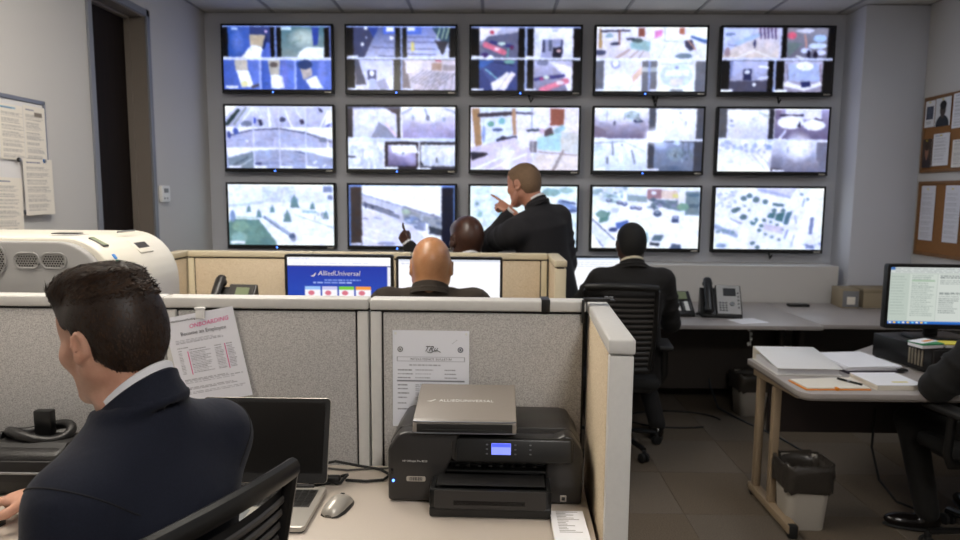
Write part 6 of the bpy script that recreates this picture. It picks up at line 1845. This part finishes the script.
    eyes_and_brows(t, head_c, head_R, origin, head_sc, hair_m or M_iris)
    if hair:
        hair(t, head_c, head_R, head_sc, origin, hair_m)
    return t
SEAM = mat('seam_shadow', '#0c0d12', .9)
M_tie = mat('necktie', '#3a3d52', .5)

def scalp_field(c, Rm, sc, off, top=0., h=.005, hair_line=.078, side=.036, nape=-.082, quiff=0.):
    """A cap of hair over the skull: off = thickness, top = extra height on the crown."""
    P = lambda x, y, z: np.asarray(c, np.float32) + Rm @ (V3(x, y, z) * sc)
    S = lambda *r: V3(*r) * sc
    F = Field(h)
    F.ell(P(0, -.012, .034 + top * .4), S(.0775 + off, .098 + off, .088 + off + top * .6), Rm, .01)
    F.ell(P(0, -.045, .0), S(.070 + off, .062 + off, .08 + off), Rm, .02)
    F.ell(P(0, .045, .062 + top * .3), S(.058 + off * .8, .042 + off, .042 + off + top * .3), Rm, .02)
    F.ell(P(0, .0, -.01), S(.0745 + off * .7, .036, .05), Rm, .015)
    if quiff:
        F.ell(P(-.005, .06, .102 + top * .3), S(.058, .045, .024 + quiff), Rm, .03)
        F.ell(P(.0, .0, .118 + top * .3), S(.062, .075, .022 + quiff * .6), Rm, .03)
    c_ = np.asarray(c, np.float32)
    def cut(p):
        q = (p - c_) @ Rm / sc
        y, z = q[..., 1], q[..., 2]
        lim = np.interp(z, [-.2, -.06, -.035, -.03, .03, .036, .058, .075, .2], [-.055, -.045, -.030, side, side - .004, .045, hair_line, hair_line + .02, hair_line + .08])
        d1 = (y - lim) * sc
        d2 = (nape - z) * sc
        return np.maximum(d1, d2).astype(np.float32)
    F.pr.append((None, None, cut, .006, 'i'))
    for s in (-1, 1):
        F.ell(P(s * .090, -.012, -.008), S(.022, .0235, .036), Rm, .006, 's')
    return F
def short_hair(off, top=0., quiff=0., hl=.078, side=.036, nape=-.082, strands=0, h=.005, spread=1., len_=.03):
    def fn(t, c, Rm, sc, origin, m):
        F = scalp_field(c, Rm, sc, off, top, h, hl, side, nape, quiff)
        o = field_obj('hair', F, m, t, origin, 1)
        if strands:
            rg = np.random.default_rng(5)
            me = o.data
            n = len(me.vertices)
            co = np.empty(n * 3, np.float32); me.vertices.foreach_get('co', co); co = co.reshape(-1, 3)
            no = np.empty(n * 3, np.float32); me.vertices.foreach_get('normal', no); no = no.reshape(-1, 3)
            loc = (co + np.asarray(origin) - np.asarray(c)) @ Rm / sc
            pick = rg.choice(n, strands)
            vs, fs = [], []
            for i in pick:
                l = loc[i]
                # combed back on the crown, swept up at the front, down at the sides and the back
                if l[2] > .07:
                    d = np.array([.25 * np.sign(l[0]) + .35, -.8, .1 + (.9 if l[1] > .03 else .15)])
                elif l[1] < -.03:
                    d = np.array([.15 * np.sign(l[0]), -.25, -1.])
                else:
                    d = np.array([.0, -.55, -.85])
                d = d + rg.normal(0, .13, 3)
                d = Rm @ d
                nn = no[i]
                d = d - (d @ nn) * nn * .85
                d = d / (np.linalg.norm(d) + 1e-6)
                L = len_ * (.55 if l[2] > .06 and l[1] < -.04 else 1.) * rg.uniform(.5, 1.1) * (1.15 if l[2] > .08 else .62) * (.6 if l[2] < -.03 else 1)
                w = np.cross(d, nn); w = w / (np.linalg.norm(w) + 1e-6) * rg.uniform(.0009, .0017)
                p0 = co[i] - nn * .002
                up = 1. if l[2] > .075 else .55
                p1 = p0 + d * L * .5 + nn * (.0045 * up - L * L * 1.2)
                p2 = p0 + d * L + nn * (rg.uniform(.0, .006) * up - L * L * 4.5)
                b0 = len(vs)
                vs += [p0 - w, p0 + w, p1 + w * .8, p1 - w * .8, p2]
                fs += [(b0, b0 + 1, b0 + 2, b0 + 3), (b0 + 3, b0 + 2, b0 + 4)]
            sm = bpy.data.meshes.new('hair_strands')
            sm.from_pydata([tuple(map(float, v)) for v in vs], [], fs)
            so = link('hair_strands', sm, HAIR_strand, t, smooth=180)
            so['kind'] = 'stuff'
    return fn

def seated(pos, heading, hip_z=.52, lean=.0, neck_z=.655, head_up=.11, head_fwd=.055, sw=.19, shz=-.08, foot=.42, spread=.10):
    """Joints of a seated figure in room coordinates; heading from +Y towards -X."""
    R_ = np.array(Matrix.Rotation(heading, 3, 'Z'), np.float32)
    W = lambda x, y, z: np.array([pos[0], pos[1], 0], np.float32) + R_ @ V3(x, y, z)
    neck = W(0, lean, hip_z + neck_z)
    return dict(origin=(pos[0], pos[1], 0), pelvis=W(0, 0, hip_z), neck=neck, W=W,
                head=W(0, lean + head_fwd, hip_z + neck_z + head_up),
                sh=(W(-sw, lean - .0, hip_z + neck_z + shz), W(sw, lean, hip_z + neck_z + shz)),
                hips=(W(-.095, .03, hip_z - .01), W(.095, .03, hip_z - .01)),
                knees=(W(-.14, .6, hip_z + .2), W(.14, .6, hip_z + .2)),
                ankles=(W(-spread - .02, foot, .09), W(spread + .02, foot, .09)), toes=(R_ @ V3(-.15, 1, 0), R_ @ V3(.15, 1, 0)), R=R_)
SUIT_navy = cloth('suit_navy', '#141723', '#1a1e2c')
SUIT_brown = cloth('suit_brown', '#2c2621', '#373029')
SUIT_char = cloth('suit_charcoal', '#232225', '#2c2b2e')
SUIT_black = cloth('suit_black', '#1b1a1a', '#252322')
SUIT_edge = cloth('suit_edge', '#151413', '#1c1b1a')
SHIRT = mat('shirt_white', '#e6e6ea', .8)
SHIRT_b = mat('shirt_cream', '#d8ccb4', .8)
SHOE = mat('shoe_leather', '#120f0e', .22, bump=.1, bscale=60)
HAIR_dark = mat('hair_dark_brown', '#1a110c', .5, col2='#2c1f17', nscale=120, stretch=(1, 1, .2), spec=.35)
HAIR_strand = mat('hair_strand_brown', '#3d2b1e', .55, col2='#1d130d', nscale=60, spec=.2)
HAIR_grey = mat('hair_cropped_brown', '#6a5340', .75, col2='#84694f', nscale=160, bump=.5, bscale=500)
HAIR_black = mat('hair_black', '#0d0b0a', .75, bump=.6, bscale=500)
SKIN_a = skin('skin_fair', '#c99a82', '#bd8a73')
SKIN_b = skin('skin_tan', '#b5835c', '#a97650', .36)
SKIN_c = skin('skin_deep', '#4b2f24', '#40281e', .36)
SKIN_d = skin('skin_pink', '#c79079', '#b88069')
SKIN_e = skin('skin_deep_brown', '#46302a', '#3b2822', .42)

# ---- the man in navy at the near desk
hd = math.radians(78)
J_ = seated((-.645, 1.215), hd, .52, .02, .668, .118, .05, .18, -.075, .36)
W_ = J_['W']
hR = rot(math.radians(70), math.radians(11), math.radians(0))
person('dark-haired man in a navy suit sitting at the desk, hand on a black mouse', J_['origin'], J_['head'], hR, J_['neck'], J_['pelvis'],
       (W_(-.175, .01, 1.055), W_(.168, -.03, 1.062)), ((-.98, .98, .80), (-1.12, 1.58, .812)), (W_(-.25, -.25, .5), W_(.35, .0, .5)),
       [((-1, .1, -.05), (0, 0, -1), (0, 1, 0), RELAXED), ((-.93, .36, -.08), (0, 0, -1), (-.36, -.93, 0), MOUSE)],
       J_['hips'], J_['knees'], J_['ankles'], J_['toes'], SKIN_a, SUIT_navy, SUIT_navy, SHOE, SHIRT, h=.0062, head_sc=.95, bulk=1.03, ear=.85, tilt=.042, chest_off=(.015, -.005, 0), hair=short_hair(.006, .010, .004, .060, .016, strands=7500, h=.0042, len_=.026), hair_m=HAIR_dark)
office_chair('mesh-backed chair of the man in navy, top rail crossing in front of the laptop', (-.745, 1.245), math.radians(67), 1.025)

# ---- the bald man in brown
J_ = seated((-.265, 2.84), 0, .50, .06, .665, .092, .05, .2, -.075)
W_ = J_['W']
person('bald man in a dark brown suit seen from behind at two monitors', J_['origin'], J_['head'], rot(.02, .24), J_['neck'], J_['pelvis'], J_['sh'],
       (W_(-.2, .38, .79), W_(.2, .38, .79)), (W_(-.45, .1, .6), W_(.45, .1, .6)),
       [((.1, 1, -.05), (0, 0, -1), (1, 0, 0), RELAXED), ((-.1, 1, -.05), (0, 0, -1), (-1, 0, 0), RELAXED)],
       J_['hips'], J_['knees'], J_['ankles'], J_['toes'], SKIN_b, SUIT_brown, SUIT_brown, SHOE, SHIRT, h=.009, head_sc=1.08, bulk=1.1, neck_w=.008, collar_h=.03, hair_m=HAIR_black)
office_chair('mesh-backed chair of the bald man in brown between the partitions', (-.265, 2.84), 0, .93)

# ---- the seated man with deep brown skin who lifts his hand to the displays
J_ = seated((-.12, 4.12), math.radians(20), .53, .06, .645, .12, .05, .19, -.075)
W_ = J_['W']
person('bald man with deep brown skin sitting behind the tan partition, pointing at the road display', J_['origin'], J_['head'], rot(math.radians(30), .08), J_['neck'], J_['pelvis'], J_['sh'],
       ((-.555, 4.44, 1.245), W_(.2, .42, .79)), ((-.15, 4.5, .5), W_(.45, .1, .6)),
       [((-.45, .5, .62), (.5, .75, -.2), (.75, -.4, .3), [(10, 14, 8), (62, 84, 50), (68, 86, 50), (72, 86, 50)], (.85, .05, .6)), ((-.1, 1, -.05), (0, 0, -1), (-1, 0, 0), RELAXED)],
       J_['hips'], J_['knees'], J_['ankles'], J_['toes'], SKIN_c, SUIT_black, SUIT_black, SHOE, SHIRT, h=.0085, head_sc=1.24, bulk=1.08, neck_w=.006, sleeve=1.15, hair_m=HAIR_black)
office_chair('mesh-backed chair of the pointing man behind the tan partition', (-.12, 4.12), math.radians(20), .93)

# ---- the standing man who points
def back(p, k=1.035):
    """A joint a little further from the partition, keeping the figure's proportions."""
    return (p[0] * k, p[1] * k, 1.58 + (p[2] - 1.58) * k)
sh_l, sh_r = back((.135, 4.10, 1.345)), back((.43, 4.335, 1.43))
person('standing man with cropped hair and charcoal suit, pointing at the pale green display', (.41, 4.39, 0), back((.200, 4.265, 1.640)), rot(math.radians(52), .14, 0), back((.278, 4.235, 1.530)), back((.375, 4.23, .96)),
       (sh_l, sh_r), (back((.122, 4.25, 1.470)), back((.41, 4.50, .95))), ((-.30, 4.40, .60), (.6, 4.4, 1.0)),
       [((-.128, .04, .085), (.1, .5, -.7), (.5, .45, .6), POINT, (.7, .35, .5)), ((0, .3, -1), (-1, .2, 0), (0, 1, .2), RELAXED)],
       (back((.305, 4.17, .95)), back((.45, 4.29, .95))), ((.06, 4.8, .5), (.36, 5.0, .5)), ((.31, 4.35, .09), (.475, 4.48, .09)), ((-.55, .8, 0), (-.45, .9, 0)),
       SKIN_d, SUIT_char, SUIT_char, SHOE, SHIRT, h=.0075, head_sc=1.10, hair=short_hair(.004, .004, 0, .072, .03, -.062, h=.005), hair_m=HAIR_grey, bulk=1.14, sleeve=1.15)

# ---- the man in the mesh chair at the long worktop
J_ = seated((.875, 4.12), math.radians(2), .51, .03, .645, .118, .04, .205, -.105, .28)
W_ = J_['W']
person('man with short black hair in a black suit seen from behind in the mesh chair', J_['origin'], J_['head'], rot(math.radians(3), .05), J_['neck'], J_['pelvis'], J_['sh'],
       (W_(-.2, .40, .775), W_(.22, .38, .775)), (W_(-.5, .1, .7), W_(.4, -.05, .55)),
       [((.1, 1, -.05), (0, 0, -1), (1, 0, 0), RELAXED), ((-.1, 1, -.05), (0, 0, -1), (-1, 0, 0), RELAXED)],
       J_['hips'], J_['knees'], (W_(-.13, .35, .09), W_(.23, .14, .09)), J_['toes'], SKIN_e, SUIT_black, SUIT_black, SHOE, SHIRT_b, h=.009, head_sc=1.07, neck_w=.005, hair=short_hair(.006, .003, 0, h=.0055), hair_m=HAIR_black, bulk=1.08)
office_chair('mesh-backed chair in the aisle with the man in black, horizontal slats', (.785, 4.10), math.radians(-7), 1.06)

# ---- the man at the picture edge
J_ = seated((2.33, 2.79), math.radians(8), .47, .05, .60, .12, .05, .19, -.075)
W_ = J_['W']
person('man in black at the office desk, only forearm, leg and shoe in view', J_['origin'], J_['head'], rot(math.radians(5), .15), J_['neck'], J_['pelvis'], J_['sh'],
       ((2.14, 3.08, .772), (2.5, 3.2, .785)), ((1.70, 2.90, .5), (2.9, 2.8, .6)),
       [((.03, 1, -.02), (.2, 0, -1), (1, 0, 0), RELAXED), ((-.1, 1, -.05), (0, 0, -1), (-1, 0, 0), RELAXED)],
       J_['hips'], ((2.0, 3.4, .8), W_(.14, .6, .7)), ((2.09, 3.08, .09), W_(.15, .40, .09)), ((-1, .22, 0), (.1, 1, 0)), SKIN_d, SUIT_edge, SUIT_edge, SHOE, SHIRT, h=.0085, hair=short_hair(.006, .006), hair_m=HAIR_dark, bulk=1.1, sleeve=1.15)
office_chair('mesh-backed chair at the office desk, armrest in view at the picture edge', (2.27, 2.86), math.radians(8), 1.0)
